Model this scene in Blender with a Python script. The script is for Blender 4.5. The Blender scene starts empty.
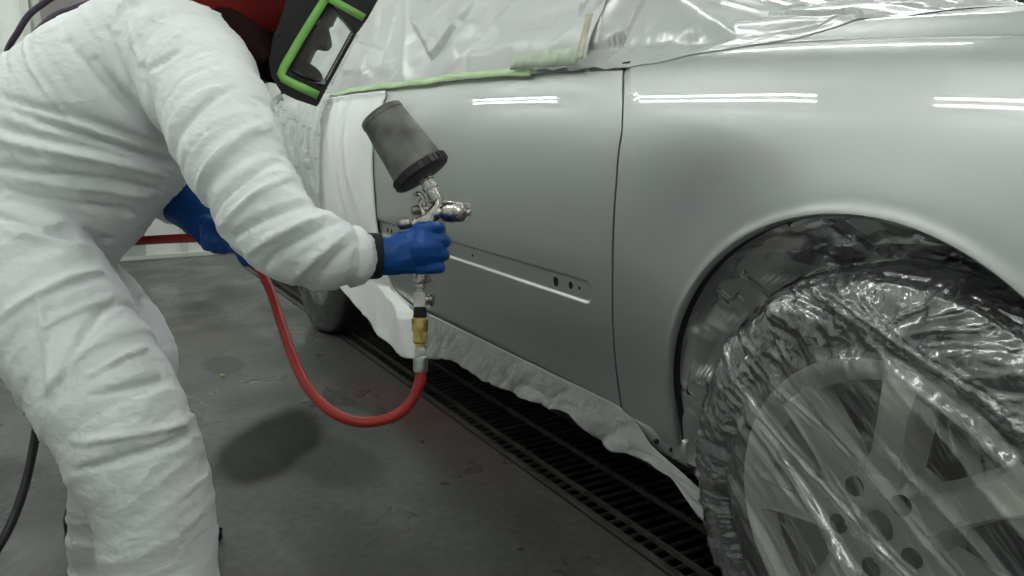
import bpy, bmesh, math, random
import numpy as np
from math import sin, cos, radians, pi, sqrt, atan2
from mathutils import Vector, Matrix
random.seed(4)
SC = bpy.context.scene
COL = SC.collection

# ------------------------------------------------------------------ camera
FPX = 768.0
PITCH, YAW = radians(11.05), radians(29.7)
_Fh = np.array([-cos(YAW), sin(YAW), 0.0])
CR = np.array([sin(YAW), cos(YAW), 0.0])
CF = cos(PITCH) * _Fh - sin(PITCH) * np.array([0, 0, 1.0])
CU = cos(PITCH) * np.array([0, 0, 1.0]) + sin(PITCH) * _Fh
CAM = np.array([0.5497, -0.8385, 0.8084])
cd = bpy.data.cameras.new('camera'); cam = bpy.data.objects.new('camera', cd); COL.objects.link(cam)
cd.sensor_width = 36.0; cd.lens = 36.0 * FPX / 1024.0; cd.clip_start = 0.02; cd.clip_end = 60
M = Matrix.Identity(4)
for i in range(3):
    M[i][0] = CR[i]; M[i][1] = CU[i]; M[i][2] = -CF[i]; M[i][3] = CAM[i]
cam.matrix_world = M
SC.camera = cam

# ------------------------------------------------------------------ world, exposure
w = bpy.data.worlds.new('world'); SC.world = w; w.use_nodes = True
w.node_tree.nodes['Background'].inputs[0].default_value = (0.8, 0.9, 0.86, 1)
w.node_tree.nodes['Background'].inputs[1].default_value = 0.0
SC.view_settings.view_transform = 'Standard'; SC.view_settings.look = 'None'
SC.view_settings.exposure = 0.0; SC.view_settings.gamma = 1.0
SC.view_settings.use_curve_mapping = False
TUBE_STRENGTH = 19.0
CEIL_Z = 2.78


def P(px, py, d):
    "a point of the place, d metres along the view axis"
    return CAM + (CF + CR * (px - 512.0) / FPX + CU * (288.0 - py) / FPX) * d


# ------------------------------------------------------------------ noise (numpy)
def _h(ix, iy, iz, s):
    n = (ix.astype(np.int64) * 374761393 + iy.astype(np.int64) * 668265263 + iz.astype(np.int64) * 2147483647 + s * 974634777) & 0xffffffff
    n = ((n ^ (n >> 13)) * 1274126177) & 0xffffffff
    n = ((n ^ (n >> 16)) * 2246822519) & 0xffffffff
    return ((n ^ (n >> 15)) & 0xffffff) / float(0xffffff)


def vnoise(p, s=0):
    p = np.asarray(p, float); i = np.floor(p); f = p - i; f = f * f * (3 - 2 * f)
    ix, iy, iz = i[..., 0], i[..., 1], i[..., 2]; fx, fy, fz = f[..., 0], f[..., 1], f[..., 2]
    r = 0
    for a in (0, 1):
        for b in (0, 1):
            for c in (0, 1):
                r = r + _h(ix + a, iy + b, iz + c, s) * (fx if a else 1 - fx) * (fy if b else 1 - fy) * (fz if c else 1 - fz)
    return r


def ridged(p, s=0, octs=3, gain=0.5):
    r = 0; a = 1; t = 0; p = np.asarray(p, float)
    for o in range(octs):
        r = r + a * (1 - np.abs(2 * vnoise(p, s + o * 7) - 1)) ** 2; t += a; a *= gain; p = p * 2.03 + 11.3
    return r / t


def worley(p, s=0):
    "F2-F1 like crumple: facets meeting in creases"
    p = np.asarray(p, float); i = np.floor(p); best = np.full(p.shape[:-1], 9.0); val = np.zeros(p.shape[:-1])
    for a in (-1, 0, 1):
        for b in (-1, 0, 1):
            cx, cy = i[..., 0] + a, i[..., 1] + b
            z = np.zeros_like(cx)
            fx = cx + _h(cx, cy, z, s); fy = cy + _h(cx, cy, z, s + 1)
            sx = _h(cx, cy, z, s + 2) - .5; sy = _h(cx, cy, z, s + 3) - .5
            dx, dy = p[..., 0] - fx, p[..., 1] - fy
            v = dx * sx + dy * sy - 0.35 * np.sqrt(dx * dx + dy * dy) + .3 * _h(cx, cy, z, s + 4)
            val = np.where(v > val, v, val) if (a, b) != (-1, -1) else v
    return val


def crumple(u, v, s=0, octs=3):
    r = 0; amp = 1.0; f = 1.0
    for o in range(octs):
        ca, sa = cos(.6 + 1.1 * o), sin(.6 + 1.1 * o)
        q = np.stack([(u * ca - v * sa) * f + .35 * np.sin(v * f * 1.3 + o), (u * sa + v * ca) * f + .3 * np.sin(u * f * 1.1)], -1)
        r = r + amp * worley(q, s + 10 * o); amp *= .48; f *= 2.1
    return r


def smooth01(x):
    x = np.clip(x, 0, 1); return x * x * (3 - 2 * x)


# ------------------------------------------------------------------ objects
def link(o, parent=None):
    COL.objects.link(o)
    if parent is not None:
        o.parent = parent
        o.matrix_parent_inverse = Matrix.Translation(-parent.location) if parent.type == 'EMPTY' else Matrix.Identity(4)
    return o


def tag(o, label=None, cat=None, group=None, kind=None):
    if label: o['label'] = label
    if cat: o['category'] = cat
    if group: o['group'] = group
    if kind: o['kind'] = kind
    return o


def empty(name, loc, label, cat, group=None):
    o = bpy.data.objects.new(name, None); o.location = Vector([float(x) for x in loc]); o.empty_display_size = .1
    COL.objects.link(o); return tag(o, label, cat, group)


class MB:
    def __init__(s): s.v = []; s.f = []; s.n = 0
    def add(s, v, f):
        v = np.asarray(v, float).reshape(-1, 3); s.v.append(v)
        s.f += [tuple(int(i) + s.n for i in q) for q in f]; s.n += len(v); return s
    def grid(s, A, cu=False, cv=False):
        A = np.asarray(A, float); m, n = A.shape[:2]; f = []
        for i in range(m if cu else m - 1):
            for j in range(n if cv else n - 1):
                a, b = i * n + j, i * n + (j + 1) % n; c, d = ((i + 1) % m) * n + (j + 1) % n, ((i + 1) % m) * n + j
                f.append((a, b, c, d))
        return s.add(A.reshape(-1, 3), f)
    def box(s, c, size, R=None, bev=0.0):
        c = np.asarray(c, float); h = np.asarray(size, float) / 2
        bm = bmesh.new(); bmesh.ops.create_cube(bm, size=1)
        for v in bm.verts: v.co = Vector((v.co.x * 2 * h[0], v.co.y * 2 * h[1], v.co.z * 2 * h[2]))
        if bev > 0: bmesh.ops.bevel(bm, geom=list(bm.edges), offset=bev, segments=2, affect='EDGES', profile=.7)
        bm.verts.index_update()
        V = np.array([v.co[:] for v in bm.verts]); F = [[v.index for v in f.verts] for f in bm.faces]; bm.free()
        if R is not None: V = V @ np.asarray(R, float).T
        return s.add(V + c, F)
    def lathe(s, a, b, prof, n=28, caps=True, ell=None):
        "profile [(t along a->b in metres, radius)]"
        a = np.asarray(a, float); b = np.asarray(b, float); t = (b - a) / np.linalg.norm(b - a)
        h = np.array([0, 0, 1.0]) if abs(t[2]) < .9 else np.array([1.0, 0, 0])
        u = np.cross(t, h); u /= np.linalg.norm(u); w_ = np.cross(t, u)
        ang = np.linspace(0, 2 * pi, n, endpoint=False)
        A = np.array([[a + t * q + r * (cos(g) * u + sin(g) * w_) for g in ang] for q, r in prof])
        base = s.n; s.grid(A, cv=True)
        if caps:
            m = len(prof)
            s.f.append(tuple(base + k for k in range(n))[::-1]); s.f.append(tuple(base + (m - 1) * n + k for k in range(n)))
        return s
    def cyl(s, a, b, r, n=20, r2=None):
        L = float(np.linalg.norm(np.asarray(b, float) - np.asarray(a, float))); r2 = r if r2 is None else r2; e = min(.12 * min(r, r2), L * .2)
        return s.lathe(a, b, [(0, r - e), (e, r), (L - e, r2), (L, r2 - e)], n)
    def tube(s, pts, r, n=12, sub=8, closed_caps=True):
        pts = spline(pts, sub); rr = r if hasattr(r, '__len__') else [r] * len(pts)
        if len(rr) != len(pts): rr = np.interp(np.linspace(0, 1, len(pts)), np.linspace(0, 1, len(rr)), rr)
        A = rings(pts, rr, rr, n); base = s.n; s.grid(A, cv=True)
        if closed_caps:
            m = len(pts); s.f.append(tuple(base + k for k in range(n))[::-1]); s.f.append(tuple(base + (m - 1) * n + k for k in range(n)))
        return s
    def ellipsoid(s, c, r, R=None, n=16, m=10):
        th = np.linspace(0.001, pi - .001, m); ph = np.linspace(0, 2 * pi, n, endpoint=False)
        A = np.array([[(r[0] * sin(t) * cos(p), r[1] * sin(t) * sin(p), r[2] * cos(t)) for p in ph] for t in th])
        if R is not None: A = A @ np.asarray(R, float).T
        base = s.n; s.grid(A + np.asarray(c, float), cv=True)
        s.f.append(tuple(base + k for k in range(n))[::-1]); s.f.append(tuple(base + (m - 1) * n + k for k in range(n)))
        return s
    def poly(s, pts, off):
        "closed outline pts extruded by the vector off"
        pts = np.asarray(pts, float); n = len(pts); off = np.asarray(off, float)
        f = [tuple(range(n))[::-1], tuple(range(n, 2 * n))] + [(k, (k + 1) % n, n + (k + 1) % n, n + k) for k in range(n)]
        return s.add(np.concatenate([pts, pts + off]), f)
    def mesh(s, name):
        me = bpy.data.meshes.new(name); V = np.concatenate(s.v) if s.v else np.zeros((0, 3))
        me.from_pydata(V.tolist(), [], s.f); me.update(); return me
    def build(s, name, mat, parent=None, smooth=True, fix=True, angle=40, solid=0.0):
        me = s.mesh(name)
        if fix:
            bm = bmesh.new(); bm.from_mesh(me); bmesh.ops.recalc_face_normals(bm, faces=bm.faces); bm.to_mesh(me); bm.free()
        return finish(name, me, mat, parent, smooth, angle, solid)


def finish(name, me, mat, parent=None, smooth=True, angle=40, solid=0.0):
    if mat: me.materials.append(mat)
    o = bpy.data.objects.new(name, me); link(o, parent)
    if smooth:
        me.polygons.foreach_set('use_smooth', [True] * len(me.polygons))
        if angle < 180:
            try: me.set_sharp_from_angle(angle=radians(angle))
            except Exception: pass
    if solid:
        m = o.modifiers.new('s', 'SOLIDIFY'); m.thickness = solid; m.offset = 0
    me.update(); return o


def spline(pts, sub=8):
    p = np.asarray(pts, float)
    if len(p) < 3: return np.array([p[0] + (p[-1] - p[0]) * t for t in np.linspace(0, 1, sub + 1)])
    q = np.vstack([2 * p[0] - p[1], p, 2 * p[-1] - p[-2]]); out = []
    for i in range(1, len(q) - 2):
        for t in np.linspace(0, 1, sub, endpoint=False):
            a, b, c, d = q[i - 1], q[i], q[i + 1], q[i + 2]
            out.append(.5 * (2 * b + (c - a) * t + (2 * a - 5 * b + 4 * c - d) * t * t + (3 * b - a - 3 * c + d) * t ** 3))
    out.append(q[-2]); return np.array(out)


def rings(pts, ra, rb, n, hint=None):
    pts = np.asarray(pts, float); T = np.gradient(pts, axis=0); T /= np.linalg.norm(T, axis=1)[:, None]
    if hint is None:
        u = np.cross(T[0], [0, 0, 1.0]); u = u if np.linalg.norm(u) > .2 else np.cross(T[0], [1.0, 0, 0])
    else: u = np.asarray(hint, float)
    out = []; ang = np.linspace(0, 2 * pi, n, endpoint=False)
    for k in range(len(pts)):
        u = (np.asarray(hint, float) if hint is not None else u); u = u - T[k] * (u @ T[k]); u /= np.linalg.norm(u); w_ = np.cross(T[k], u)
        out.append([pts[k] + ra[k] * cos(a) * w_ + rb[k] * sin(a) * u for a in ang])
    return np.array(out)


def limb(mb, spec, n=28, sub=6, hint=None):
    "spec rows: (px, py, depth, radius across the view, radius along the view) -> a closed tapered limb"
    pts = np.array([P(a, b, c) for a, b, c, _, _ in spec]); S = spline(pts, sub)
    t = np.linspace(0, len(spec) - 1, len(S)); k = np.arange(len(spec))
    ra = np.interp(t, k, [r[3] for r in spec]); rb = np.interp(t, k, [r[4] for r in spec])
    A = rings(S, ra, rb, n, hint=CF if hint is None else hint)
    base = mb.n; mb.grid(A, cv=True); m = len(S)
    mb.f.append(tuple(base + q for q in range(n))[::-1]); mb.f.append(tuple(base + (m - 1) * n + q for q in range(n)))
    # rounded ends
    mb.ellipsoid(S[0], [ra[0] * .97] * 3, n=14, m=8); mb.ellipsoid(S[-1], [ra[-1] * .97] * 3, n=14, m=8)
    return S, ra


def remesh(mb, voxel, smooth_it=4, name='body'):
    "one continuous skin around the overlapping closed shapes"
    me = mb.mesh(name)
    bm = bmesh.new(); bm.from_mesh(me); bmesh.ops.recalc_face_normals(bm, faces=bm.faces); bm.to_mesh(me); bm.free()
    o = bpy.data.objects.new('tmp', me); COL.objects.link(o)
    r = o.modifiers.new('r', 'REMESH'); r.mode = 'VOXEL'; r.voxel_size = voxel
    if smooth_it:
        sm = o.modifiers.new('s', 'SMOOTH'); sm.factor = .5; sm.iterations = smooth_it
    dg = bpy.context.evaluated_depsgraph_get(); dg.update()
    out = bpy.data.meshes.new_from_object(o.evaluated_get(dg)); out.name = name
    bpy.data.objects.remove(o); bpy.data.meshes.remove(me)
    return out


def vco(me):
    a = np.empty(len(me.vertices) * 3); me.vertices.foreach_get('co', a); return a.reshape(-1, 3)


def vno(me):
    a = np.empty(len(me.vertices) * 3, dtype=np.float32); me.vertex_normals.foreach_get('vector', a); return a.reshape(-1, 3).astype(float)


def setco(me, a):
    me.vertices.foreach_set('co', np.asarray(a, float).ravel()); me.update()


# ------------------------------------------------------------------ materials
def mat(name, col, rough=.5, metal=0.0, coat=0.0, coat_rough=.03, var=0.0, vscale=8.0, bump=0.0, bscale=40.0, bdist=.002,
        ridge=False, trans=0.0, alpha=1.0, rvar=0.0, spec=.5, sss=0.0, stretch=None, emit=None, estr=0.0, col2=None, detail=4.0, aniso=0):
    m = bpy.data.materials.new(name); m.use_nodes = True; nt = m.node_tree; N = nt.nodes; L = nt.links
    b = N['Principled BSDF']
    def s(k, v):
        if k in b.inputs: b.inputs[k].default_value = v
    s('Base Color', (*col, 1)); s('Roughness', rough); s('Metallic', metal); s('Coat Weight', coat); s('Coat Roughness', coat_rough)
    s('Specular IOR Level', spec); s('Transmission Weight', trans); s('Alpha', alpha); s('Subsurface Weight', sss)
    if emit: s('Emission Color', (*emit, 1)); s('Emission Strength', estr)
    tc = N.new('ShaderNodeTexCoord'); mp = N.new('ShaderNodeMapping'); L.new(tc.outputs['Object'], mp.inputs[0])
    if stretch: mp.inputs['Scale'].default_value = stretch
    if var or col2:
        n = N.new('ShaderNodeTexNoise'); n.inputs['Scale'].default_value = vscale; n.inputs['Detail'].default_value = detail
        L.new(mp.outputs[0], n.inputs['Vector'])
        rp = N.new('ShaderNodeValToRGB'); rp.color_ramp.elements[0].position = .35; rp.color_ramp.elements[1].position = .65
        c0 = tuple(c * (1 - var) for c in col); c1 = col2 if col2 else tuple(min(1, c * (1 + var)) for c in col)
        rp.color_ramp.elements[0].color = (*c0, 1); rp.color_ramp.elements[1].color = (*c1, 1)
        L.new(n.outputs[0], rp.inputs[0]); L.new(rp.outputs[0], b.inputs['Base Color'])
    if rvar:
        n = N.new('ShaderNodeTexNoise'); n.inputs['Scale'].default_value = vscale * 1.7; L.new(mp.outputs[0], n.inputs['Vector'])
        mr = N.new('ShaderNodeMapRange'); mr.inputs[1].default_value = .3; mr.inputs[2].default_value = .7
        mr.inputs[3].default_value = max(0, rough - rvar); mr.inputs[4].default_value = min(1, rough + rvar)
        L.new(n.outputs[0], mr.inputs[0]); L.new(mr.outputs[0], b.inputs['Roughness'])
    if bump:
        n = N.new('ShaderNodeTexNoise'); n.inputs['Scale'].default_value = bscale; n.inputs['Detail'].default_value = 3
        L.new(mp.outputs[0], n.inputs['Vector']); src = n.outputs[0]
        if ridge:
            a = N.new('ShaderNodeMath'); a.operation = 'SUBTRACT'; a.inputs[1].default_value = .5; L.new(src, a.inputs[0])
            c = N.new('ShaderNodeMath'); c.operation = 'ABSOLUTE'; L.new(a.outputs[0], c.inputs[0])
            d = N.new('ShaderNodeMath'); d.operation = 'MULTIPLY'; d.inputs[1].default_value = -4; L.new(c.outputs[0], d.inputs[0]); src = d.outputs[0]
        bp = N.new('ShaderNodeBump'); bp.inputs['Strength'].default_value = bump; bp.inputs['Distance'].default_value = bdist
        L.new(src, bp.inputs['Height']); L.new(bp.outputs[0], b.inputs['Normal'])
        if coat and 'Coat Normal' in b.inputs and bump > .5: L.new(bp.outputs[0], b.inputs['Coat Normal'])
    return m


def film(name, col, opacity, rough=.18, milky=.5, ovar=.25, oscale=6.0, bump=.6, bscale=30.0, spec=.35, stretch=None, bdist=.004, fres=1.0, rot=None, crease=.0, layers=.0):
    "thin plastic film: partly see-through, partly milky, glossy"
    m = bpy.data.materials.new(name); m.use_nodes = True; nt = m.node_tree; N = nt.nodes; L = nt.links; N.clear()
    out = N.new('ShaderNodeOutputMaterial')
    tr = N.new('ShaderNodeBsdfTransparent'); tr.inputs[0].default_value = (.97, .98, .975, 1)
    df = N.new('ShaderNodeBsdfDiffuse'); df.inputs[0].default_value = (*col, 1)
    tl = N.new('ShaderNodeBsdfTranslucent'); tl.inputs[0].default_value = (*col, 1)
    gl = N.new('ShaderNodeBsdfGlossy'); gl.inputs[0].default_value = (1, 1, 1, 1); gl.inputs['Roughness'].default_value = rough
    m1 = N.new('ShaderNodeMixShader'); m1.inputs[0].default_value = .35; L.new(df.outputs[0], m1.inputs[1]); L.new(tl.outputs[0], m1.inputs[2])
    tc = N.new('ShaderNodeTexCoord'); mp = N.new('ShaderNodeMapping'); L.new(tc.outputs['Object'], mp.inputs[0])
    if rot is not None:
        m0 = N.new('ShaderNodeMapping'); m0.inputs['Rotation'].default_value = (0, rot, 0); L.new(tc.outputs['Object'], m0.inputs[0]); L.new(m0.outputs[0], mp.inputs[0])
    if stretch: mp.inputs['Scale'].default_value = stretch
    n = N.new('ShaderNodeTexNoise'); n.inputs['Scale'].default_value = oscale; n.inputs['Detail'].default_value = 5; L.new(mp.outputs[0], n.inputs['Vector'])
    mr = N.new('ShaderNodeMapRange'); mr.inputs[1].default_value = .3; mr.inputs[2].default_value = .7
    mr.inputs[3].default_value = max(0, opacity - ovar); mr.inputs[4].default_value = min(1, opacity + ovar); L.new(n.outputs[0], mr.inputs[0])
    cm = N.new('ShaderNodeMapRange'); cm.inputs[1].default_value = .0; cm.inputs[2].default_value = .035; cm.inputs[3].default_value = crease; cm.inputs[4].default_value = 0
    ad = N.new('ShaderNodeMath'); ad.operation = 'ADD'; ad.use_clamp = True; L.new(mr.outputs[0], ad.inputs[0]); L.new(cm.outputs[0], ad.inputs[1])
    if layers:
        at = N.new('ShaderNodeAttribute'); at.attribute_name = 'layers'; ma = N.new('ShaderNodeMath'); ma.operation = 'MULTIPLY_ADD'; ma.use_clamp = True; ma.inputs[1].default_value = layers; L.new(at.outputs['Fac'], ma.inputs[0]); L.new(ad.outputs[0], ma.inputs[2]); ad = ma
    m2 = N.new('ShaderNodeMixShader'); L.new(ad.outputs[0], m2.inputs[0]); L.new(tr.outputs[0], m2.inputs[1]); L.new(m1.outputs[0], m2.inputs[2])
    nb = N.new('ShaderNodeTexNoise'); nb.inputs['Scale'].default_value = bscale; nb.inputs['Detail'].default_value = 4; nb.inputs['Distortion'].default_value = .8
    L.new(mp.outputs[0], nb.inputs['Vector'])
    a = N.new('ShaderNodeMath'); a.operation = 'SUBTRACT'; a.inputs[1].default_value = .5; L.new(nb.outputs[0], a.inputs[0])
    c = N.new('ShaderNodeMath'); c.operation = 'ABSOLUTE'; L.new(a.outputs[0], c.inputs[0]); L.new(c.outputs[0], cm.inputs[0])
    bp = N.new('ShaderNodeBump'); bp.inputs['Strength'].default_value = bump; bp.inputs['Distance'].default_value = bdist; bp.invert = True; L.new(c.outputs[0], bp.inputs['Height'])
    for q in (gl, df, tl): L.new(bp.outputs[0], q.inputs['Normal'])
    fr = N.new('ShaderNodeFresnel'); fr.inputs[0].default_value = 1.5; L.new(bp.outputs[0], fr.inputs['Normal'])
    ml = N.new('ShaderNodeMath'); ml.operation = 'MULTIPLY_ADD'; ml.inputs[1].default_value = fres; ml.inputs[2].default_value = spec * .3; ml.use_clamp = True; L.new(fr.outputs[0], ml.inputs[0])
    m3 = N.new('ShaderNodeMixShader'); L.new(ml.outputs[0], m3.inputs[0]); L.new(m2.outputs[0], m3.inputs[1]); L.new(gl.outputs[0], m3.inputs[2])
    L.new(m3.outputs[0], out.inputs[0]); return m


M_wall = mat('wall_panel', (.80, .83, .79), .45, var=.04, vscale=1.5)
M_post = mat('wall_post', (.60, .62, .57), .4)
M_ceil = mat('ceiling_filter', (.82, .84, .82), .9, var=.03, vscale=3)
M_tube = mat('lamp_tube', (1, 1, 1), .5, emit=(.98, 1.0, .985), estr=TUBE_STRENGTH)
M_lampbody = mat('lamp_housing', (.16, .17, .165), .5)
M_paint = mat('silver_paint', (.42, .436, .426), .42, metal=.80, coat=1.0, coat_rough=.012, var=.012, vscale=900)
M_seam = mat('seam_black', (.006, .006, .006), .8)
M_under = mat('underbody', (.01, .01, .01), .9)
M_rubber = mat('tyre_rubber', (.018, .018, .018), .6, bump=.3, bscale=60)
M_alloy = mat('wheel_alloy', (.60, .59, .54), .4, metal=.25, var=.05, vscale=10)
M_hole = mat('dark_hole', (.004, .004, .004), .9)
M_paper = mat('masking_paper', (.88, .895, .88), .5, var=.03, vscale=9, bump=.2, bscale=14, bdist=.006, ridge=True)
M_tape = mat('green_masking_tape', (.50, .68, .40), .55, var=.08, vscale=25, bump=.3, bscale=90)
M_tape_film = mat('green_tape_under_film', (.46, .54, .42), .6, var=.2, vscale=30)
M_tape_old = mat('yellowed_tape', (.55, .52, .38), .6, var=.2, vscale=30, bump=.5, bscale=60)
M_film_win = film('film_window', (.90, .92, .905), .97, rough=.28, ovar=.03, oscale=3, bump=.25, bscale=9, spec=.1)
M_film_front = film('film_front', (.74, .765, .75), .93, rough=.2, ovar=.06, oscale=5, bump=.25, bscale=9, spec=.2)
M_film_rear = film('film_rear', (.84, .865, .855), .93, rough=.3, ovar=.06, oscale=9, bump=.6, bscale=18, spec=.05, fres=.6, stretch=(1, 1, .4))
M_film_wheel = film('film_wheel', (.66, .69, .67), .05, rough=.15, ovar=.12, oscale=5, bump=.9, bscale=5, spec=.25, fres=1.0, rot=radians(-47), stretch=(.8, 3, 4.5), crease=.22, layers=.34)
M_film_crinkle = film('film_wheel_crinkle', (.62, .65, .64), .14, rough=.14, ovar=.08, oscale=14, bump=1.0, bscale=24, spec=.32, crease=.25, layers=.25)
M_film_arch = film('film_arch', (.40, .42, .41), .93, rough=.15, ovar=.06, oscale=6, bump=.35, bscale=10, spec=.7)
M_suit = mat('coverall_fabric', (.82, .845, .845), .65, bump=.25, bscale=14, bdist=.008, ridge=True, spec=.3, detail=2, stretch=(1, 1, 1.8))
M_glove = mat('blue_nitrile', (.003, .060, .26), .45, spec=.3, var=.12, vscale=20, bump=.35, bscale=70, bdist=.002)
M_cuff = mat('black_knit', (.010, .010, .014), .85, bump=.4, bscale=300)
M_skin = mat('skin', (.085, .042, .030), .6, spec=.2)
M_hood = mat('red_hood_cloth', (.15, .010, .008), .85, spec=.15, var=.3, vscale=8, bump=.6, bscale=14, bdist=.01)
M_bib = mat('dark_hood_lining', (.018, .007, .006), .95, spec=.1)
M_visor = mat('visor_black', (.007, .007, .008), .5, var=.3, vscale=30, spec=.22)
M_gtape = mat('visor_green_tape', (.17, .40, .08), .5, var=.1, vscale=40)
M_lens = film('visor_lens', (.75, .80, .78), .07, rough=.10, ovar=.05, oscale=14, bump=.25, bscale=6, spec=.0, stretch=(3, 3, .7), fres=.35)
M_cup = mat('cup_grimy_plastic', (.125, .125, .108), .42, var=.45, vscale=26, rvar=.1, bump=.15, bscale=60)
M_cuplid = mat('cup_ring_black', (.012, .012, .012), .4)
M_chrome = mat('gun_metal', (.42, .405, .375), .24, metal=1.0, var=.3, vscale=45, rvar=.1)
M_chrome_d = mat('gun_metal_worn', (.33, .31, .28), .35, metal=1.0, var=.4, vscale=60)
M_white_valve = mat('valve_white', (.60, .59, .54), .4, var=.12, vscale=80)
M_brass = mat('brass', (.52, .38, .14), .3, metal=1.0, var=.25, vscale=60)
M_steel = mat('steel_fitting', (.52, .56, .53), .3, metal=1.0, var=.15, vscale=70)
M_hose = mat('red_hose_rubber', (.34, .020, .014), .38, var=.12, vscale=30)
M_bhose = mat('black_hose_rubber', (.02, .02, .022), .4)
M_phose = mat('dark_violet_hose', (.05, .035, .065), .35)
M_shoe = mat('shoe_black', (.02, .02, .02), .5)
M_grate = mat('grate_steel', (.10, .092, .082), .5, metal=.5, var=.3, vscale=20)
M_pit = mat('pit_black', (.006, .006, .006), .9)
M_glass = mat('door_glass', (.22, .20, .19), .15)
M_doorp = mat('door_panel', (.42, .46, .42), .4)


def floor_material():
    m = bpy.data.materials.new('wet_concrete'); m.use_nodes = True; nt = m.node_tree; N = nt.nodes; L = nt.links; b = N['Principled BSDF']
    tc = N.new('ShaderNodeTexCoord')
    def noise(sc, det=5, dist=0.0):
        n = N.new('ShaderNodeTexNoise'); n.inputs['Scale'].default_value = sc; n.inputs['Detail'].default_value = det; n.inputs['Distortion'].default_value = dist
        L.new(tc.outputs['Object'], n.inputs['Vector']); return n.outputs[0]
    def ramp(src, stops):
        r = N.new('ShaderNodeValToRGB'); e = r.color_ramp.elements
        e[0].position, e[0].color = stops[0][0], (*stops[0][1], 1); e[1].position, e[1].color = stops[-1][0], (*stops[-1][1], 1)
        for p_, c_ in stops[1:-1]: q = e.new(p_); q.color = (*c_, 1)
        L.new(src, r.inputs[0]); return r.outputs[0]
    def mixc(f, a, c, mode='MIX'):
        x = N.new('ShaderNodeMix'); x.data_type = 'RGBA'; x.blend_type = mode
        if isinstance(f, float): x.inputs[0].default_value = f
        else: L.new(f, x.inputs[0])
        L.new(a, x.inputs[6]); 
        if isinstance(c, tuple): x.inputs[7].default_value = (*c, 1)
        else: L.new(c, x.inputs[7])
        return x.outputs[2]
    def blob(x, y, rx, ry, rot=0, soft=.4, wob=.6, ns=6):
        "0..1 mask of a stain with a ragged rim, fixed on the floor"
        mp = N.new('ShaderNodeMapping'); mp.vector_type = 'TEXTURE'; mp.inputs['Location'].default_value = (x, y, 0); mp.inputs['Rotation'].default_value = (0, 0, rot); mp.inputs['Scale'].default_value = (rx, ry, 1)
        L.new(tc.outputs['Object'], mp.inputs[0])
        ln = N.new('ShaderNodeVectorMath'); ln.operation = 'LENGTH'; L.new(mp.outputs[0], ln.inputs[0])
        nn = noise(ns, 4); a = N.new('ShaderNodeMath'); a.operation = 'MULTIPLY_ADD'; a.inputs[1].default_value = wob; L.new(nn, a.inputs[0]); L.new(ln.outputs['Value'], a.inputs[2])
        mr = N.new('ShaderNodeMapRange'); mr.interpolation_type = 'SMOOTHSTEP'; mr.inputs[1].default_value = 1.0 + wob * .5 - soft / 2; mr.inputs[2].default_value = 1.0 + wob * .5 + soft / 2
        mr.inputs[3].default_value = 1; mr.inputs[4].default_value = 0; L.new(a.outputs[0], mr.inputs[0]); return mr.outputs[0]
    def mul(a, k):
        x = N.new('ShaderNodeMath'); x.operation = 'MULTIPLY'; L.new(a, x.inputs[0])
        if isinstance(k, float): x.inputs[1].default_value = k
        else: L.new(k, x.inputs[1])
        return x.outputs[0]
    base = ramp(noise(2.2, 8, .4), [(.3, (.062, .062, .058)), (.5, (.088, .088, .083)), (.7, (.118, .118, .110))])
    fine = ramp(noise(45, 4), [(.35, (.75, .75, .75)), (.65, (1.1, 1.1, 1.1))])
    c = mixc(1.0, base, fine, 'MULTIPLY')
    ol = blob(-3.0, -.5, .5, .12, .3, .6)
    c = mixc(mul(ol, .35), c, (.14, .13, .07))
    WET = ((-1.47, -.43, .27, .13, radians(150), 1.0), (-1.30, -.33, .22, .10, .2, .45), (-2.3, -.42, .13, .07, 0, .6), (-3.2, -.36, .34, .10, 0, .5), (-1.5, -1.05, .3, .12, .4, .5), (-.85, -.42, .25, .10, .2, .3))
    for (x, y, rx, ry, r_, s_) in WET:
        c = mixc(mul(blob(x, y, rx, ry, r_, .45), s_ * .8), c, (.016, .017, .016))
    c = mixc(mul(blob(-1.64, -.02, .30, .085, .1, .8, .6, 14), .30), c, (.13, .035, .03))
    c = mixc(mul(blob(-1.25, -.0, .35, .10, .0, .8, .9, 22), .22), c, (.12, .03, .03))
    sp = ramp(noise(60, 2), [(.0, (0, 0, 0)), (.70, (0, 0, 0)), (.74, (1, 1, 1)), (1.0, (1, 1, 1))])
    c = mixc(mul(blob(-1.22, -.03, .28, .09, .0, .5), mul(sp, .5)), c, (.35, .36, .35))
    L.new(c, b.inputs['Base Color'])
    rg = ramp(noise(3.1, 6, .5), [(.3, (.20, .20, .20)), (.5, (.34, .34, .34)), (.7, (.50, .50, .50))])
    L.new(rg, b.inputs['Roughness'])
    spm = None
    for (x, y, rx, ry, r_, s_) in WET:
        q_ = mul(blob(x, y, rx, ry, r_, .45), s_)
        if spm is None: spm = q_
        else:
            mx = N.new('ShaderNodeMath'); mx.operation = 'MAXIMUM'; L.new(spm, mx.inputs[0]); L.new(q_, mx.inputs[1]); spm = mx.outputs[0]
    sm_ = N.new('ShaderNodeMapRange'); sm_.inputs[3].default_value = .42; sm_.inputs[4].default_value = .06; L.new(spm, sm_.inputs[0]); L.new(sm_.outputs[0], b.inputs['Specular IOR Level'])
    bp = N.new('ShaderNodeBump'); bp.inputs['Strength'].default_value = .25; bp.inputs['Distance'].default_value = .003; L.new(noise(18, 6), bp.inputs['Height']); L.new(bp.outputs[0], b.inputs['Normal'])
    return m


M_floor = floor_material()

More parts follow.
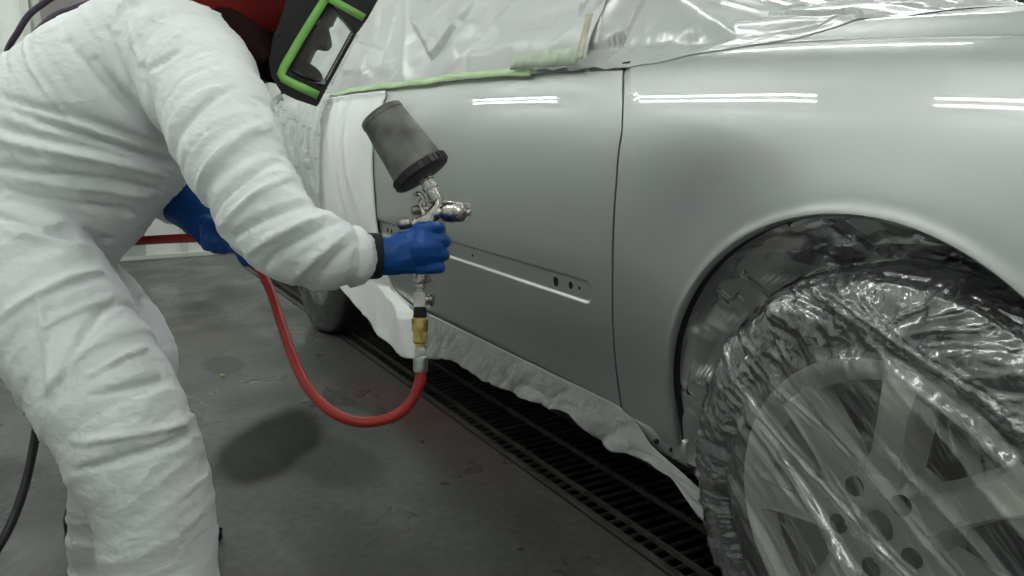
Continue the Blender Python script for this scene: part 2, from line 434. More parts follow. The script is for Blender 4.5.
# ------------------------------------------------------------------ setting
XW, XE, YR, YL = -5.2, 3.0, -1.52, 3.32          # booth walls: rear, front, right-hand side, left-hand side
GY0, GY1, GX0, GX1 = .083, .99, -4.6, 1.6        # drain pit under the car
f = MB()
xs, ys = [XW, GX0, GX1, XE], [YR, GY0, GY1, YL]
for i in range(3):
    for j in range(3):
        if i == 1 and j == 1: continue
        f.add([(xs[i], ys[j], 0), (xs[i + 1], ys[j], 0), (xs[i + 1], ys[j + 1], 0), (xs[i], ys[j + 1], 0)], [(0, 1, 2, 3)])
fl = f.build('floor', M_floor, smooth=False, fix=False); tag(fl, kind='structure')
g = MB(); D = -.55
for a, b in (((GX0, GY0), (GX1, GY0)), ((GX1, GY0), (GX1, GY1)), ((GX1, GY1), (GX0, GY1)), ((GX0, GY1), (GX0, GY0))):
    g.add([(a[0], a[1], -.001), (b[0], b[1], -.001), (b[0], b[1], D), (a[0], a[1], D)], [(0, 1, 2, 3)])
g.add([(GX0, GY0, D), (GX1, GY0, D), (GX1, GY1, D), (GX0, GY1, D)], [(0, 1, 2, 3)])
tag(g.build('floor_pit', M_pit, smooth=False, fix=False), kind='structure')
def wallbox(name, c, s, m=M_wall): tag(MB().box(c, s).build(name, m, smooth=False), kind='structure')
wallbox('wall_rear', (XW - .05, (YR + YL) / 2, CEIL_Z / 2), (.1, YL - YR + .2, CEIL_Z))
wallbox('wall_front', (XE + .05, (YR + YL) / 2, CEIL_Z / 2), (.1, YL - YR + .2, CEIL_Z))
wallbox('wall_right', ((XW + XE) / 2, YR - .05, CEIL_Z / 2), (XE - XW, .1, CEIL_Z))
wallbox('wall_left', ((XW + XE) / 2, YL + .05, CEIL_Z / 2), (XE - XW, .1, CEIL_Z))
wallbox('ceiling', ((XW + XE) / 2, (YR + YL) / 2, CEIL_Z + .05), (XE - XW + .2, YL - YR + .2, .1), M_ceil)
for k, y in enumerate((-1.48, -.98, -.19, .42, 1.35, 2.3, 3.2)):
    b = MB().box((XW + .02, y, CEIL_Z / 2), (.04, .045, CEIL_Z), bev=.004)
    tag(b.build('trim_%d' % (k + 1), M_post, smooth=False), kind='structure')
tag(MB().box((XW + .03, (YR + YL) / 2, .015), (.06, YL - YR, .03), bev=.004).build('baseboard_rear', M_post, smooth=False), kind='structure')
# exit door seen over the painter's back
dr = MB().box((XW + .03, -.69, 1.05), (.05, .50, 2.1), bev=.005).build('door_1', M_doorp, smooth=False); tag(dr, kind='structure')
MB().box((XW + .058, -.69, 1.62), (.012, .42, .62), bev=.003).build('door_glass', M_glass, dr, smooth=False)
MB().cyl((XW + .055, -.50, 1.0), (XW + .10, -.50, 1.0), .012).cyl((XW + .10, -.50, 1.0), (XW + .10, -.60, 1.0), .010).build('door_handle', M_chrome_d, dr)

# fluorescent fixtures: pairs of tubes along the booth's upper corners
def fixture(x, y, z, side, label, tubes=True, L=1.18):
    rot = side * radians(42)        # tilted down into the booth
    n = np.array([0, -sin(rot), -cos(rot)]); t = np.array([0, cos(rot), -sin(rot)])
    c = np.array([x, y, z])
    r = empty('ceiling_light', c, label, 'light', 'paired tube lights along the booth')
    R = np.stack([np.array([1.0, 0, 0]), t, -n], 1)
    MB().box(c - n * .05, (L + .10, .20, .05), R, bev=.006).build('light_housing', M_lampbody, r, smooth=False)
    for s in (-1, 1):
        a = c + t * s * .050 + n * .035 - np.array([L / 2, 0, 0]) + n * .0; b = a + np.array([L, 0, 0])
        MB().cyl(a, b, .020, n=12).build('lamp_tube', M_tube, r)
    for e in (-1, 1):
        MB().box(c + np.array([e * (L / 2 + .015), 0, 0]) - n * .005, (.03, .17, .07), R, bev=.004).build('end_cap', M_lampbody, r, smooth=False)
    return r
for k, (x, L_) in enumerate(((-4.22, 1.18), (-2.22, 1.30), (-.42, 1.18), (1.35, 1.18))):
    fixture(x, -1.25, 2.45, -1, 'tube light fixture high on the painter side, number %s from the rear wall' % ('one', 'two', 'three', 'four')[k], L=L_)
    fixture(x, 3.05, 2.45, 1, 'tube light fixture high on the far side, number %s from the rear wall' % ('one', 'two', 'three', 'four')[k])
for k, x in enumerate((-3.5, -1.5, .5)):
    fixture(x, .9, 2.66, 0, 'tube light fixture over the car roof line, number %s from the rear wall' % ('one', 'two', 'three')[k])

# floor grate
gr = empty('floor_grate', ((GX0 + GX1) / 2, GY0, 0), 'dark steel bar grate in the floor under the car sill', 'grate')
b = MB(); b.box(((GX0 + GX1) / 2, GY0 + .004, -.008), (GX1 - GX0, .016, .018)); b.box(((GX0 + GX1) / 2, GY1 - .008, -.008), (GX1 - GX0, .016, .018))
b.build('frame', M_grate, gr, smooth=False)
b = MB()
for y in (.140, .258, .376, .494, .612, .73, .85, .93): b.box(((GX0 + GX1) / 2, y, -.006), (GX1 - GX0 - .01, .007, .012))
b.build('long_bar', M_grate, gr, smooth=False)
b = MB(); x = GX0 + .03
while x < GX1 - .02:
    b.box((x, (GY0 + GY1) / 2, -.014), (.004, GY1 - GY0 - .012, .008)); x += .035
b.build('cross_bars', M_grate, gr, smooth=False)
MB().box(((GX0 + GX1) / 2, GY0 - .012, .0005), (GX1 - GX0, .006, .002)).build('edge_seal', M_seam, gr, smooth=False)

# ------------------------------------------------------------------ car
car = empty('car', (-1.36, .9, 0), 'silver car masked for respray, bare fender and front door exposed', 'car')
ST = [-3.6, -3.0, -2.2, -1.6, -.9, -.54, -.2, .2, .6, .95]
def _sec(zb, dy=0.0, flare=1.0):
    "section nodes (y, z) from the sill to the inner hood edge; the wall leans by a steadily growing angle up to the belt"
    z = np.linspace(.20, zb, KB + 1); h = z - zb
    ph = np.radians(np.interp(h, [-.75, -.52, -.38, -.24, -.17, -.10, 0], [-19, -11, -4, .5, 6, 16.5, 31.5]))
    y = np.concatenate([[0], np.cumsum(.5 * (np.tan(ph[1:]) + np.tan(ph[:-1])) * np.diff(z))]); y += -.017 + dy - np.interp(-.24, h, y)
    a = np.radians(np.linspace(31.5, 74, NN - KB)); st = .0062
    y2 = y[-1] + np.cumsum(np.sin(.5 * (a[1:] + a[:-1])) * st); z2 = zb + np.cumsum(np.cos(.5 * (a[1:] + a[:-1])) * st)
    return [(p_, q_) for p_, q_ in zip(np.concatenate([y, y2]), np.concatenate([z, z2]))]
KB, NN = 44, 54
SEC = {-3.6: _sec(.968, .11), -3.0: _sec(.968, .012), -2.2: _sec(.962, .002), -1.6: _sec(.957), -.9: _sec(.941), -.54: _sec(.924), -.2: _sec(.908, .003),
       .2: _sec(.872, .012), .6: _sec(.815, .055), .95: _sec(.745, .19)}
_T = np.array([SEC[x] for x in ST])            # stations x nodes x 2
_X = np.array(ST)


def _cubic(xk, yk, x):
    "Catmull-Rom through (xk, yk), vectorised"
    m = np.gradient(yk, xk, axis=0); i = np.clip(np.searchsorted(xk, x) - 1, 0, len(xk) - 2)
    h = xk[i + 1] - xk[i]; t = (x - xk[i]) / h
    sh = (slice(None),) + (None,) * (yk.ndim - 1); t_ = t[sh]; h_ = h[sh]
    return (2 * t_**3 - 3 * t_**2 + 1) * yk[i] + (t_**3 - 2 * t_**2 + t_) * h_ * m[i] + (-2 * t_**3 + 3 * t_**2) * yk[i + 1] + (t_**3 - t_**2) * h_ * m[i + 1]


def nodes_at(X):
    return _cubic(_X, _T, np.atleast_1d(np.asarray(X, float)))


def s_max(X):
    n = nodes_at([X])[0]; return .20 + np.hypot(*np.diff(n, axis=0).T).sum()


def side(X, s):
    "surface point of the car's right side: X along the car, s = arc height from the sill"
    X = np.asarray(X, float).ravel(); s = np.asarray(s, float).ravel(); out = np.empty((len(X), 3))
    N_ = nodes_at(X)
    for k in range(len(X)):
        n = N_[k]; c = np.concatenate([[0], np.cumsum(np.hypot(*np.diff(n, axis=0).T))]) + .20
        yz = _cubic(c, n, np.array([min(max(s[k], c[0]), c[-1])]))[0]
        out[k] = (X[k], yz[0], yz[1])
    return out


def seamX(s): return np.interp(s, [.20, .31, .40, .58, .74, .83, .88, .93, .98, 1.03], [-.540, -.550, -.545, -.533, -.528, -.535, -.555, -.585, -.615, -.640])


def s_of_z(X, z):
    n = nodes_at([X])[0]; c = np.concatenate([[0], np.cumsum(np.hypot(*np.diff(n, axis=0).T))]) + .20
    return float(np.interp(z, n[:, 1], c))


def belt_s(X):
    n = nodes_at([X])[0]; return .20 + np.hypot(*np.diff(n[:KB + 1], axis=0).T).sum()


# front door: grid with the moulding recess pressed into it
DOOR_X0 = -1.775
xr = np.concatenate([np.linspace(DOOR_X0, -.72, 90), np.linspace(-.715, -.55, 56)])
tt = np.concatenate([np.linspace(0, .30, 22, endpoint=False), np.linspace(.30, .42, 40, endpoint=False), np.linspace(.42, 1, 60)])
pts = []
for t in tt:
    for x in xr:
        sb = .308 if x > -1.68 else .308 + (.06 * ((-1.68 - x) / .095) ** 2)
        s = sb + (belt_s(x) + .004 - sb) * t
        u = (x - DOOR_X0) / (-.55 - DOOR_X0); xx = DOOR_X0 + u * (seamX(s) - .0025 - DOOR_X0)
        pts.append((xx, s))
pts = np.array(pts); Q = side(pts[:, 0], pts[:, 1])
zc = np.interp(Q[:, 0], [-1.7, -1.25, -.63], [.5325, .5285, .5225]); half = .0225; xe = -.600
dx = np.maximum(Q[:, 0] - (xe - half), 0); dist = np.hypot(dx, Q[:, 2] - zc) - half
top = smooth01((-dist + .001) / .0055); Q[:, 1] += .0055 * top
# inward turned edges all round
A = Q.reshape(len(tt), len(xr), 3)
def flange(A, dy=.02, dxy=(0, 0)):
    pass
front_edge = A[:, -1:, :] + np.array([-.001, .022, 0]); rear_edge = A[:, :1, :] + np.array([.001, .022, 0])
A = np.concatenate([rear_edge, A, front_edge], 1)
bot = A[:1] + np.array([0, .025, .002]); A = np.concatenate([bot, A], 0)
MB().grid(A).build('front_door', M_paint, car, angle=70)
doors = [o for o in car.children if o.name == 'front_door'][0]
for (x, z, rx, rz) in ((-.732, .526, .0085, .0125), (-.678, .5255, .0065, .008), (-.648, .525, .003, .004), (-1.107, .528, .0035, .004), (-1.69, .531, .005, .008), (-1.655, .530, .005, .008)):
    y = side([x], [s_of_z(x, z)])[0][1] + .0055
    ang = np.linspace(0, 2 * pi, 20, endpoint=False); ring = np.stack([x + rx * np.cos(ang), np.full(20, y - .0006), z + rz * np.sin(ang)], 1)
    MB().poly(ring, (0, .004, 0)).build('clip_hole', M_hole, doors)
# door handle opening
y = side([-1.60], [s_of_z(-1.6, .80)])[0][1]
ang = np.linspace(0, 2 * pi, 20, endpoint=False)
MB().poly(np.stack([-1.60 + .012 * np.cos(ang), np.full(20, y - .0008), .70 + .010 * np.sin(ang)], 1), (0, .004, 0)).build('clip_hole', M_hole, doors)

# front fender: rows run from the wheel arch out to the seams
AC = np.array([-.052, .390]); XF = .88
def ar(a): return .335 if a <= pi else .335 / abs(cos(a))
def fender_outer(a):
    "distance from the arch centre to the outer edge (in X, s) along the angle a"
    r = .34
    for _ in range(240):
        x = AC[0] + r * cos(a); s = AC[1] + r * sin(a)
        if x < seamX(max(.2, min(1.03, s))) + .0025 or x > XF or s > s_max(min(.94, max(-.66, x))) or s < .20: break
        r += .008
    lo, hi = r - .008, r
    for _ in range(20):
        mid = (lo + hi) / 2; x = AC[0] + mid * cos(a); s = AC[1] + mid * sin(a)
        if x < seamX(max(.2, min(1.03, s))) + .0025 or x > XF or s > s_max(min(.94, max(-.66, x))) or s < .20: hi = mid
        else: lo = mid
    return lo
angs = np.sort(np.concatenate([np.radians(np.linspace(196, -24, 190)), np.radians([128.9, 128.8])]))[::-1]
# exact corner with the top of the seam
cx, cs = seamX(1.0) + .003, s_max(-.62); ca = atan2(cs - AC[1], cx - AC[0]); angs = np.sort(np.concatenate([angs, [ca - .002, ca, ca + .002]]))[::-1]
rows = 44; G = np.zeros((len(angs), rows, 2))
for i, a in enumerate(angs):
    ro = fender_outer(a); rr_ = ar(a) + (ro - ar(a)) * (np.linspace(0, 1, rows) ** 1.6)
    G[i, :, 0] = AC[0] + rr_ * cos(a); G[i, :, 1] = AC[1] + rr_ * sin(a)
Q = side(G[..., 0], G[..., 1]).reshape(len(angs), rows, 3)
rad = np.hypot(G[..., 0] - AC[0], G[..., 1] - AC[1]) - np.array([ar(a) for a in angs])[:, None]
Q[..., 1] -= .004 * np.exp(-(rad / .010) ** 2) + .009 * np.exp(-(rad / .055) ** 2)
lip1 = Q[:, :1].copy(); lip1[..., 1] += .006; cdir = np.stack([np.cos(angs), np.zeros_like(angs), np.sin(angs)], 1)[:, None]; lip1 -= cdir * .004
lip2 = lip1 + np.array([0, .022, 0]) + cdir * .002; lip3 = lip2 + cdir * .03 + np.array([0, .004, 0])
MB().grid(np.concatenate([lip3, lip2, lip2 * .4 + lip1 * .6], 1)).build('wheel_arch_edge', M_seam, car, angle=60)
Q = np.concatenate([lip2 * .3 + lip1 * .7, lip1, Q, Q[:, -1:] + np.array([0, .02, -.006])], 1)
MB().grid(Q).build('front_fender', M_paint, car, angle=60)
# black gap backing behind the seam
sg = np.linspace(.25, 1.0, 50); L_ = side(seamX(sg) - .012, sg) + [0, .012, 0]; R_ = side(seamX(sg) + .012, sg) + [0, .012, 0]
MB().grid(np.stack([L_, R_], 1)).build('door_seam', M_seam, car, solid=.002)

# hood
def hood_z(X, y):
    X = np.asarray(X, float); y = np.asarray(y, float)
    n = nodes_at(X.ravel()); ye = n[:, -1, 0].reshape(X.shape); ze = n[:, -1, 1].reshape(X.shape)
    u = np.clip((y - ye) / (.9 - ye), 0, 1)
    return ze + .012 * smooth01(u / .08) + .082 * (1 - (1 - u) ** 2.2) + .006 * np.exp(-((u - .09) / .03) ** 2)
hx = np.linspace(-.64, .93, 70); hu = np.linspace(0, 1, 50) ** 1.5
ye = nodes_at(hx)[:, -1, 0]
Y = (ye + .006)[:, None] + (1.8 - 2 * ye - .012)[:, None] * np.concatenate([hu * .5, 1 - hu[::-1][1:] * .5])[None]
Xg = np.repeat(hx[:, None], Y.shape[1], 1); Zg = hood_z(Xg, np.where(Y > .9, 1.8 - Y, Y))
A = np.stack([Xg, Y, Zg], -1); A = np.concatenate([A[:, :1] + [0, 0, -.02], A, A[:, -1:] + [0, 0, -.02]], 1)
MB().grid(A).build('hood', M_paint, car, angle=60)
# body shell behind the masking: rear door, quarter, roof, far side
xr = np.linspace(-3.6, DOOR_X0 - .005, 40); tq = np.linspace(0, 1, 26)
A = []
for t in tq:
    s = [.31 + (belt_s(x) - .31) * t for x in xr]; A.append(side(xr, s))
A = np.array(A)
cut = np.hypot(A[..., 0] + 2.70, A[..., 2] - .325) < .37
mb = MB(); m_, n_ = A.shape[:2]; fc = []
for i in range(m_ - 1):
    for j in range(n_ - 1):
        if not (cut[i, j] or cut[i + 1, j] or cut[i, j + 1] or cut[i + 1, j + 1]): fc.append((i * n_ + j, i * n_ + j + 1, (i + 1) * n_ + j + 1, (i + 1) * n_ + j))
mb.add(A.reshape(-1, 3), fc); mb.build('rear_body_side', M_paint, car, angle=60)
xr = np.linspace(-3.6, .93, 60); A = np.array([side(xr, [.31 + (s_max(x) - .31) * t for x in xr]) for t in np.linspace(0, 1, 20)]); A[..., 1] = 1.8 - A[..., 1]
MB().grid(A).build('far_body_side', M_paint, car, angle=60)  # unseen far side, put in for the shadow it casts
# boxes added to block light, closing the engine bay, the underbody and both ends
b = MB(); b.box((-1.45, .9, .26), (2.1, 1.5, .10)); b.box((-2.05, .9, .60), (1.2, 1.62, .5)); b.box((.55, .9, .5), (.04, 1.2, .5)); b.box((-3.4, .9, .6), (.3, 1.45, .5))
b.box((-.75, .85, .60), (.10, 1.45, .60)); b.box((0, 1.15, .45), (1.1, .9, .5))
b.build('underbody', M_under, car, smooth=False)
# rocker end below the fender with its two screws
mb = MB(); xs_ = np.linspace(-1.75, -.375, 30); prof = [(.036, .303), (.030, .296), (.031, .262), (.040, .252), (.075, .235), (.10, .205)]
mb.grid(np.array([[(x, y, z) for x in xs_] for y, z in prof])).build('rocker_panel', M_paint, car, angle=50, solid=.002)
rk = [o for o in car.children if o.name == 'rocker_panel'][0]
for x in (-.447, -.405):
    MB().cyl((x, .024, .276), (x, .034, .276), .0045, n=12).box((x, .023, .276), (.006, .003, .0012)).build('screw', M_seam, rk)

# greenhouse under the film
def smin(a, b, k=.06):
    h = np.clip(.5 + .5 * (b - a) / k, 0, 1); return b * (1 - h) + a * h - k * h * (1 - h)
def belt_z(X): return nodes_at(np.asarray(X, float).ravel())[:, KB, 1].reshape(np.shape(X))
def cover_z(X, y):
    X = np.asarray(X, float); y = np.minimum(np.asarray(y, float), 1.8 - np.asarray(y, float))
    H = np.interp(X, [-3.65, -3.35, -2.75, -2.3, -1.45, -1.2, -.34, 0], [1.0, 1.06, 1.33, 1.39, 1.40, 1.37, .955, .90])
    H = H + .05 * (1 - (1 - np.clip(y / .9, 0, 1)) ** 2) - .03
    g_ = smin(belt_z(X) + 2.3 * np.maximum(y - .075, 0), H)
    hz = hood_z(np.clip(X, -.35, .94), y)
    return np.where(X > -.36, hz, np.maximum(g_, np.where(X > -.45, hz, 0)))
gx = np.linspace(-3.45, -.30, 50); gy = np.concatenate([np.linspace(.09, .35, 22), np.linspace(.40, 1.40, 12), np.linspace(1.45, 1.71, 22)])
Xg, Yg = np.meshgrid(gx, gy, indexing='ij'); A = np.stack([Xg, Yg, cover_z(Xg, Yg) - .02], -1)
M_glassdark = mat('car_glass', (.03, .035, .033), .08, coat=.3)
MB().grid(A).build('greenhouse', M_glassdark, car, angle=60, solid=.004)
MB().box((-.60, .062, .940), (.022, .016, .008), bev=.002).box((-.612, .070, .936), (.035, .01, .006), bev=.002).build('window_seal', M_seam, car)

# ------------------------------------------------------------------ wheels
def wheel(cx, cy=.0, ang0=87):
    c = np.array([cx, cy, .325])
    def rev(prof, n=72):
        a = np.linspace(0, 2 * pi, n, endpoint=False)
        return np.array([[c + (rr * cos(t), yy, rr * sin(t)) for t in a] for yy, rr in prof])
    r = MB().grid(rev([(.028, .185), (.012, .196), (.000, .206), (.000, .216), (.008, .218), (.02, .206), (.06, .200), (.12, .190), (.19, .20)]), cv=True).build('wheel', M_alloy, car, angle=60)
    MB().grid(rev([(.02, .205), (.004, .214), (-.004, .235), (-.008, .270), (.0, .300), (.018, .318), (.045, .325), (.10, .326), (.155, .325), (.19, .312), (.205, .27), (.20, .21)]), cv=True).build('tyre', M_rubber, r)
    MB().grid(rev([(.13, .0001), (.13, .195)]), cv=True).build('brake_disc', M_under, r)
    hub = MB(); hub.lathe(c + [0, .055, 0], c + [0, -.01, 0], [(0, .085), (.035, .085), (.046, .078), (.052, .060), (.053, .030), (.048, .022), (.03, .020)], n=60, caps=False)
    hub.build('hub', M_alloy, r, angle=60)
    MB().lathe(c + [0, .03, 0], c + [0, .01, 0], [(0, .0195), (.022, .0195), (.026, .012), (.027, .0005)], n=30).build('hub_cap', M_hole, r)
    for k in range(7):
        a = radians(ang0 + 360 / 7 * k); d = np.array([cos(a), 0, sin(a)]); t = np.array([-sin(a), 0, cos(a)]); sec = []
        for q, wd, y0, th in ((.055, .052, .006, .03), (.08, .050, .002, .035), (.10, .044, .002, .045), (.15, .043, .004, .05), (.185, .050, .008, .045), (.207, .066, .012, .03)):
            h = wd / 2
            sec.append([c + d * q + t * u * h + np.array([0, y0 + v * th, 0]) for u, v in ((-1.25, 1), (-1.02, .12), (-.88, .0), (-.70, .07), (.70, .07), (.88, .0), (1.02, .12), (1.25, 1))])
        MB().grid(np.array(sec), cv=True).build('spoke', M_alloy, r, angle=30)
    for k in range(5):
        a2 = radians(55 + 72 * k); p_ = c + np.array([cos(a2) * .054, 0, sin(a2) * .054])
        MB().lathe(p_ + [0, .02, 0], p_ + [0, -.004, 0], [(0, .013), (.0195, .013), (.0205, .0115)], n=20).build('lug_hole', M_hole, r)
    return r
wheel(0.0)
wheel(-2.66, cy=.03)

# clear film wrapped over the front wheel
na, c = 620, np.array([0, 0, .325]); T_ = np.linspace(0, 2 * pi, na, endpoint=False)
pr = [(.205, .328)] + [(y, .331) for y in np.linspace(.16, .05, 8)] + [(.035, .330), (.02, .327), (.006, .320), (-.006, .314), (-.014, .300), (-.019, .285), (-.021, .27), (-.021, .255), (-.020, .24)] + [(-.019, r) for r in np.linspace(.232, .004, 62)]
# resample the profile finely over the tyre
pr = np.array(pr); pl = np.concatenate([[0], np.cumsum(np.hypot(*np.diff(pr, axis=0).T))]); sl = np.linspace(0, pl[-1], 190); pr = np.stack([np.interp(sl, pl, pr[:, 0]), np.interp(sl, pl, pr[:, 1])], 1)
R_ = pr[:, 1][:, None] * np.ones(na); Yw = pr[:, 0][:, None] * np.ones(na); TH = np.ones(len(pr))[:, None] * T_
SS = sl[:, None] * np.ones(na)
Xw, Zw = R_ * np.cos(TH), R_ * np.sin(TH)
tyre = smooth01((R_ - .205) / .03)
# tyre zone crumple
th2 = np.where(TH > pi, TH - 2 * pi, TH); th2 = np.minimum(np.abs(TH - pi * 1.5), 2 * pi - np.abs(TH - pi * 1.5))
k1 = crumple(th2 * .33 * 30, SS * 16, 3, 3); k2 = ridged(np.stack([th2 * .33 * 38 + 5 * vnoise(np.stack([SS * 14, th2 * 3, TH * 0], -1), 8), SS * 13, TH * 0], -1), 5, 3)
amp_t = .010 * (k1 - k1.mean()) + .011 * (k2 - k2.mean())
# face zone: pulled folds running down to the front
q1 = (Xw * .66 + Zw * .75); q2 = (Xw * .75 - Zw * .66)
k3 = ridged(np.stack([q1 * 17 + .6 * vnoise(np.stack([Xw * 5, Zw * 5, Xw * 0], -1), 2), q2 * 2.2, Xw * 0], -1), 9, 3, .45) ** 1.6
k4 = crumple(q1 * 20, q2 * 6, 21, 2)
amp_f = .024 * (k3 - .25) + .006 * (k4 - k4.mean())
nrm_y = -1.0
disp = tyre * amp_t + (1 - tyre) * amp_f
ny = np.where(R_ > .325, -.2, -1.0) * np.where(Yw > .03, .1, 1)
nr = np.where(Yw > .0, 1.0, .25) * tyre
env = np.clip(R_ / .03, 0, 1)
fold = np.zeros_like(Xw)
for fl_pts, fw_, fh_, fo_ in (([(706, 330), (735, 385), (782, 446), (905, 580)], .013, .007, 1.0), ([(704, 372), (765, 470), (860, 580)], .006, .004, .45), ([(815, 285), (905, 352), (1010, 425), (1100, 520)], .012, .009, 1.0), ([(826, 300), (890, 368), (985, 446), (1060, 540)], .006, .005, .7), ([(770, 385), (850, 460), (950, 580)], .012, .006, .7), ([(738, 330), (800, 420), (880, 520)], .006, .003, .4), ([(860, 440), (930, 500), (1010, 590)], .007, .004, .5)):
    W_ = []
    for a_, b_ in fl_pts:
        rr0 = CF + CR * (a_ - 512) / FPX + CU * (288 - b_) / FPX; W_.append((CAM + rr0 * ((-.03 - CAM[1]) / rr0[1]))[[0, 2]])
    W_ = spline([(q[0], 0, q[1]) for q in W_], 8)[:, [0, 2]]
    dm = np.full(Xw.shape, 9.0); px_, pz_ = Xw, Zw + .325
    for q0, q1_ in zip(W_[:-1], W_[1:]):
        dd_ = q1_ - q0; t_ = np.clip(((px_ - q0[0]) * dd_[0] + (pz_ - q0[1]) * dd_[1]) / (dd_ @ dd_), 0, 1)
        dm = np.minimum(dm, np.hypot(px_ - q0[0] - t_ * dd_[0], pz_ - q0[1] - t_ * dd_[1]))
    dm = dm + .005 * (vnoise(np.stack([px_ * 22, pz_ * 22, px_ * 0], -1), 611) - .5)
    prof = np.exp(-(dm / fw_) ** 2) * (.75 + .25 * np.cos(dm / fw_ * 7)); disp = disp + fh_ * prof; fold = np.maximum(fold, fo_ * prof)
Yw2 = Yw + ny * np.maximum(disp * env, -.004) - .006 * (1 - tyre); Rw2 = R_ + nr * np.maximum(disp, -.004)
A = np.stack([c[0] + Rw2 * np.cos(TH), c[1] + Yw2, c[2] + Rw2 * np.sin(TH)], -1)
A[..., 2] = np.maximum(A[..., 2], .004)
wc = MB().grid(A, cv=True).build('wheel_cover_film', M_film_wheel, angle=180); wc.data.materials.append(M_film_crinkle)
mi = [1 if pr[i, 1] > .238 else 0 for i in range(len(pr) - 1) for j in range(na)]; wc.data.polygons.foreach_set('material_index', mi)
at_ = wc.data.attributes.new('layers', 'FLOAT', 'POINT'); at_.data.foreach_set('value', fold.ravel())
tag(wc, 'crinkled clear plastic film wrapped around the front wheel', 'plastic film')
# thick gathered strands of the same film, drawn over the face
# film tucked into the wheel arch
na2 = 170; TA = np.radians(np.linspace(200, -30, na2)); pr = np.array([(.018, .345), (.030, .334), (.052, .318), (.080, .298), (.115, .270)])
pl = np.concatenate([[0], np.cumsum(np.hypot(*np.diff(pr, axis=0).T))]); sl = np.linspace(0, pl[-1], 110); pr = np.stack([np.interp(sl, pl, pr[:, 0]), np.interp(sl, pl, pr[:, 1])], 1)
R_ = pr[:, 1][:, None] * np.ones(na2); Yw = pr[:, 0][:, None] * np.ones(na2); TH = np.ones(len(pr))[:, None] * TA; SS = sl[:, None] * np.ones(na2)
k = crumple(TH * .39 * 11, SS * 13, 40, 2); k -= k.mean(); e = smooth01(SS / .03)
R2 = R_ - e * .02 * k; R2 = R2 / np.where(TH > pi, np.abs(np.cos(TH)), 1); Y2 = Yw - .045 * k * e + .006 * e
wq = smooth01(SS / SS.max())[..., None]; dr_ = np.stack([np.cos(TH), 0 * TH, np.sin(TH)], -1); r0 = .343 / np.where(TH > pi, np.abs(np.cos(TH)), 1)
A = (np.array([-.052, 0, .390]) + dr_ * (r0 - .02 * k * e)[..., None]) * (1 - wq) + (np.array([0, 0, .325]) + dr_ * (.322 - .01 * k)[..., None]) * wq
A[..., 1] = Y2; A[..., 2] = np.maximum(A[..., 2], .004)
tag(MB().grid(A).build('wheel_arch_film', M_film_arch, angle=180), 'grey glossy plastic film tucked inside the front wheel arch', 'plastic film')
# rear wheel film
TA = np.linspace(0, 2 * pi, 160, endpoint=False); pr = np.array([(.16, .335), (.03, .338), (.0, .32), (-.02, .27), (-.03, .2), (-.03, .1), (-.03, .005)])
pl = np.concatenate([[0], np.cumsum(np.hypot(*np.diff(pr, axis=0).T))]); sl = np.linspace(0, pl[-1], 60); pr = np.stack([np.interp(sl, pl, pr[:, 0]), np.interp(sl, pl, pr[:, 1])], 1)
R_ = pr[:, 1][:, None] * np.ones(160); TH = np.ones(60)[:, None] * TA; k = crumple(np.minimum(TH, 2 * pi - TH) * 5, sl[:, None] * 20 * np.ones(160), 60, 2); k -= k.mean()
A = np.stack([-2.66 + (R_ + .01 * k) * np.cos(TH), .03 + pr[:, 0][:, None] - .02 * k - .006, np.maximum(.325 + (R_ + .01 * k) * np.sin(TH), .004)], -1)
tag(MB().grid(A, cv=True).build('wheel_cover_film', M_film_wheel, angle=180), 'clear plastic film wrapped around the rear wheel', 'plastic film')

# ------------------------------------------------------------------ masking on the body
def sheet(name, A, m, label, cat='masking sheet', solid=0.0):
    return tag(MB().grid(A).build(name, m, angle=180, solid=solid), label, cat)
# A: white film over roof and side windows
gx = np.linspace(-3.62, -.74, 300); gy = np.concatenate([np.linspace(.045, .30, 80), np.linspace(.31, .60, 30), np.linspace(.64, 1.72, 30)])
Xg, Yg = np.meshgrid(gx, gy, indexing='ij'); Z = cover_z(Xg, Yg)
yb = nodes_at(gx)[:, KB, 0] - .005
Yg = np.where(gy[None] < .1, yb[:, None] + (gy[None] - .045) / .055 * (.1 - yb[:, None]), Yg)
Z = cover_z(Xg, Yg); low = smooth01((.10 - Yg) / .055)
Z = Z * (1 - low) + (belt_z(Xg) + .002) * low
q = crumple(Xg * 5 + Z * 2, Z * 7 + Yg * 3, 71, 2); q2 = ridged(np.stack([Xg * 3.2 + Z * 3, Z * 4 - Xg * 1.2, Xg * 0], -1), 73, 2)
e = smooth01((Yg - .055) / .05); off = e * np.maximum(.018 + .026 * (q - q.mean()) + .014 * (q2 - .4), .005)
A = np.stack([Xg, Yg - off * .9, Z + off * .5], -1)
wf = sheet('window_masking_film', A, M_film_win, 'white plastic sheet draped over the roof and side windows')
M_film_win.node_tree.nodes  # noqa
def strip(path_pts, normal_off, width_vec, name, m, parent=None, th=.0008):
    p_ = np.asarray(path_pts, float); w_ = np.asarray(width_vec, float)
    if w_.ndim == 1: w_ = np.repeat(w_[None], len(p_), 0)
    A = np.stack([p_ - w_ / 2, p_, p_ + w_ / 2], 1) + np.asarray(normal_off, float)
    return MB().grid(A).build(name, m, parent, angle=180, solid=th)
xs_ = np.linspace(-2.30, -.90, 60); nd = nodes_at(xs_)[:, KB]; wob = .0015 * np.sin(xs_ * 23) + .002 * np.sin(xs_ * 9)
t1 = strip(np.stack([xs_, nd[:, 0] - .010, nd[:, 1] + .008 + wob], 1), (0, 0, 0), np.array([0, .008, .017]), 'green_tape', M_tape, wf)
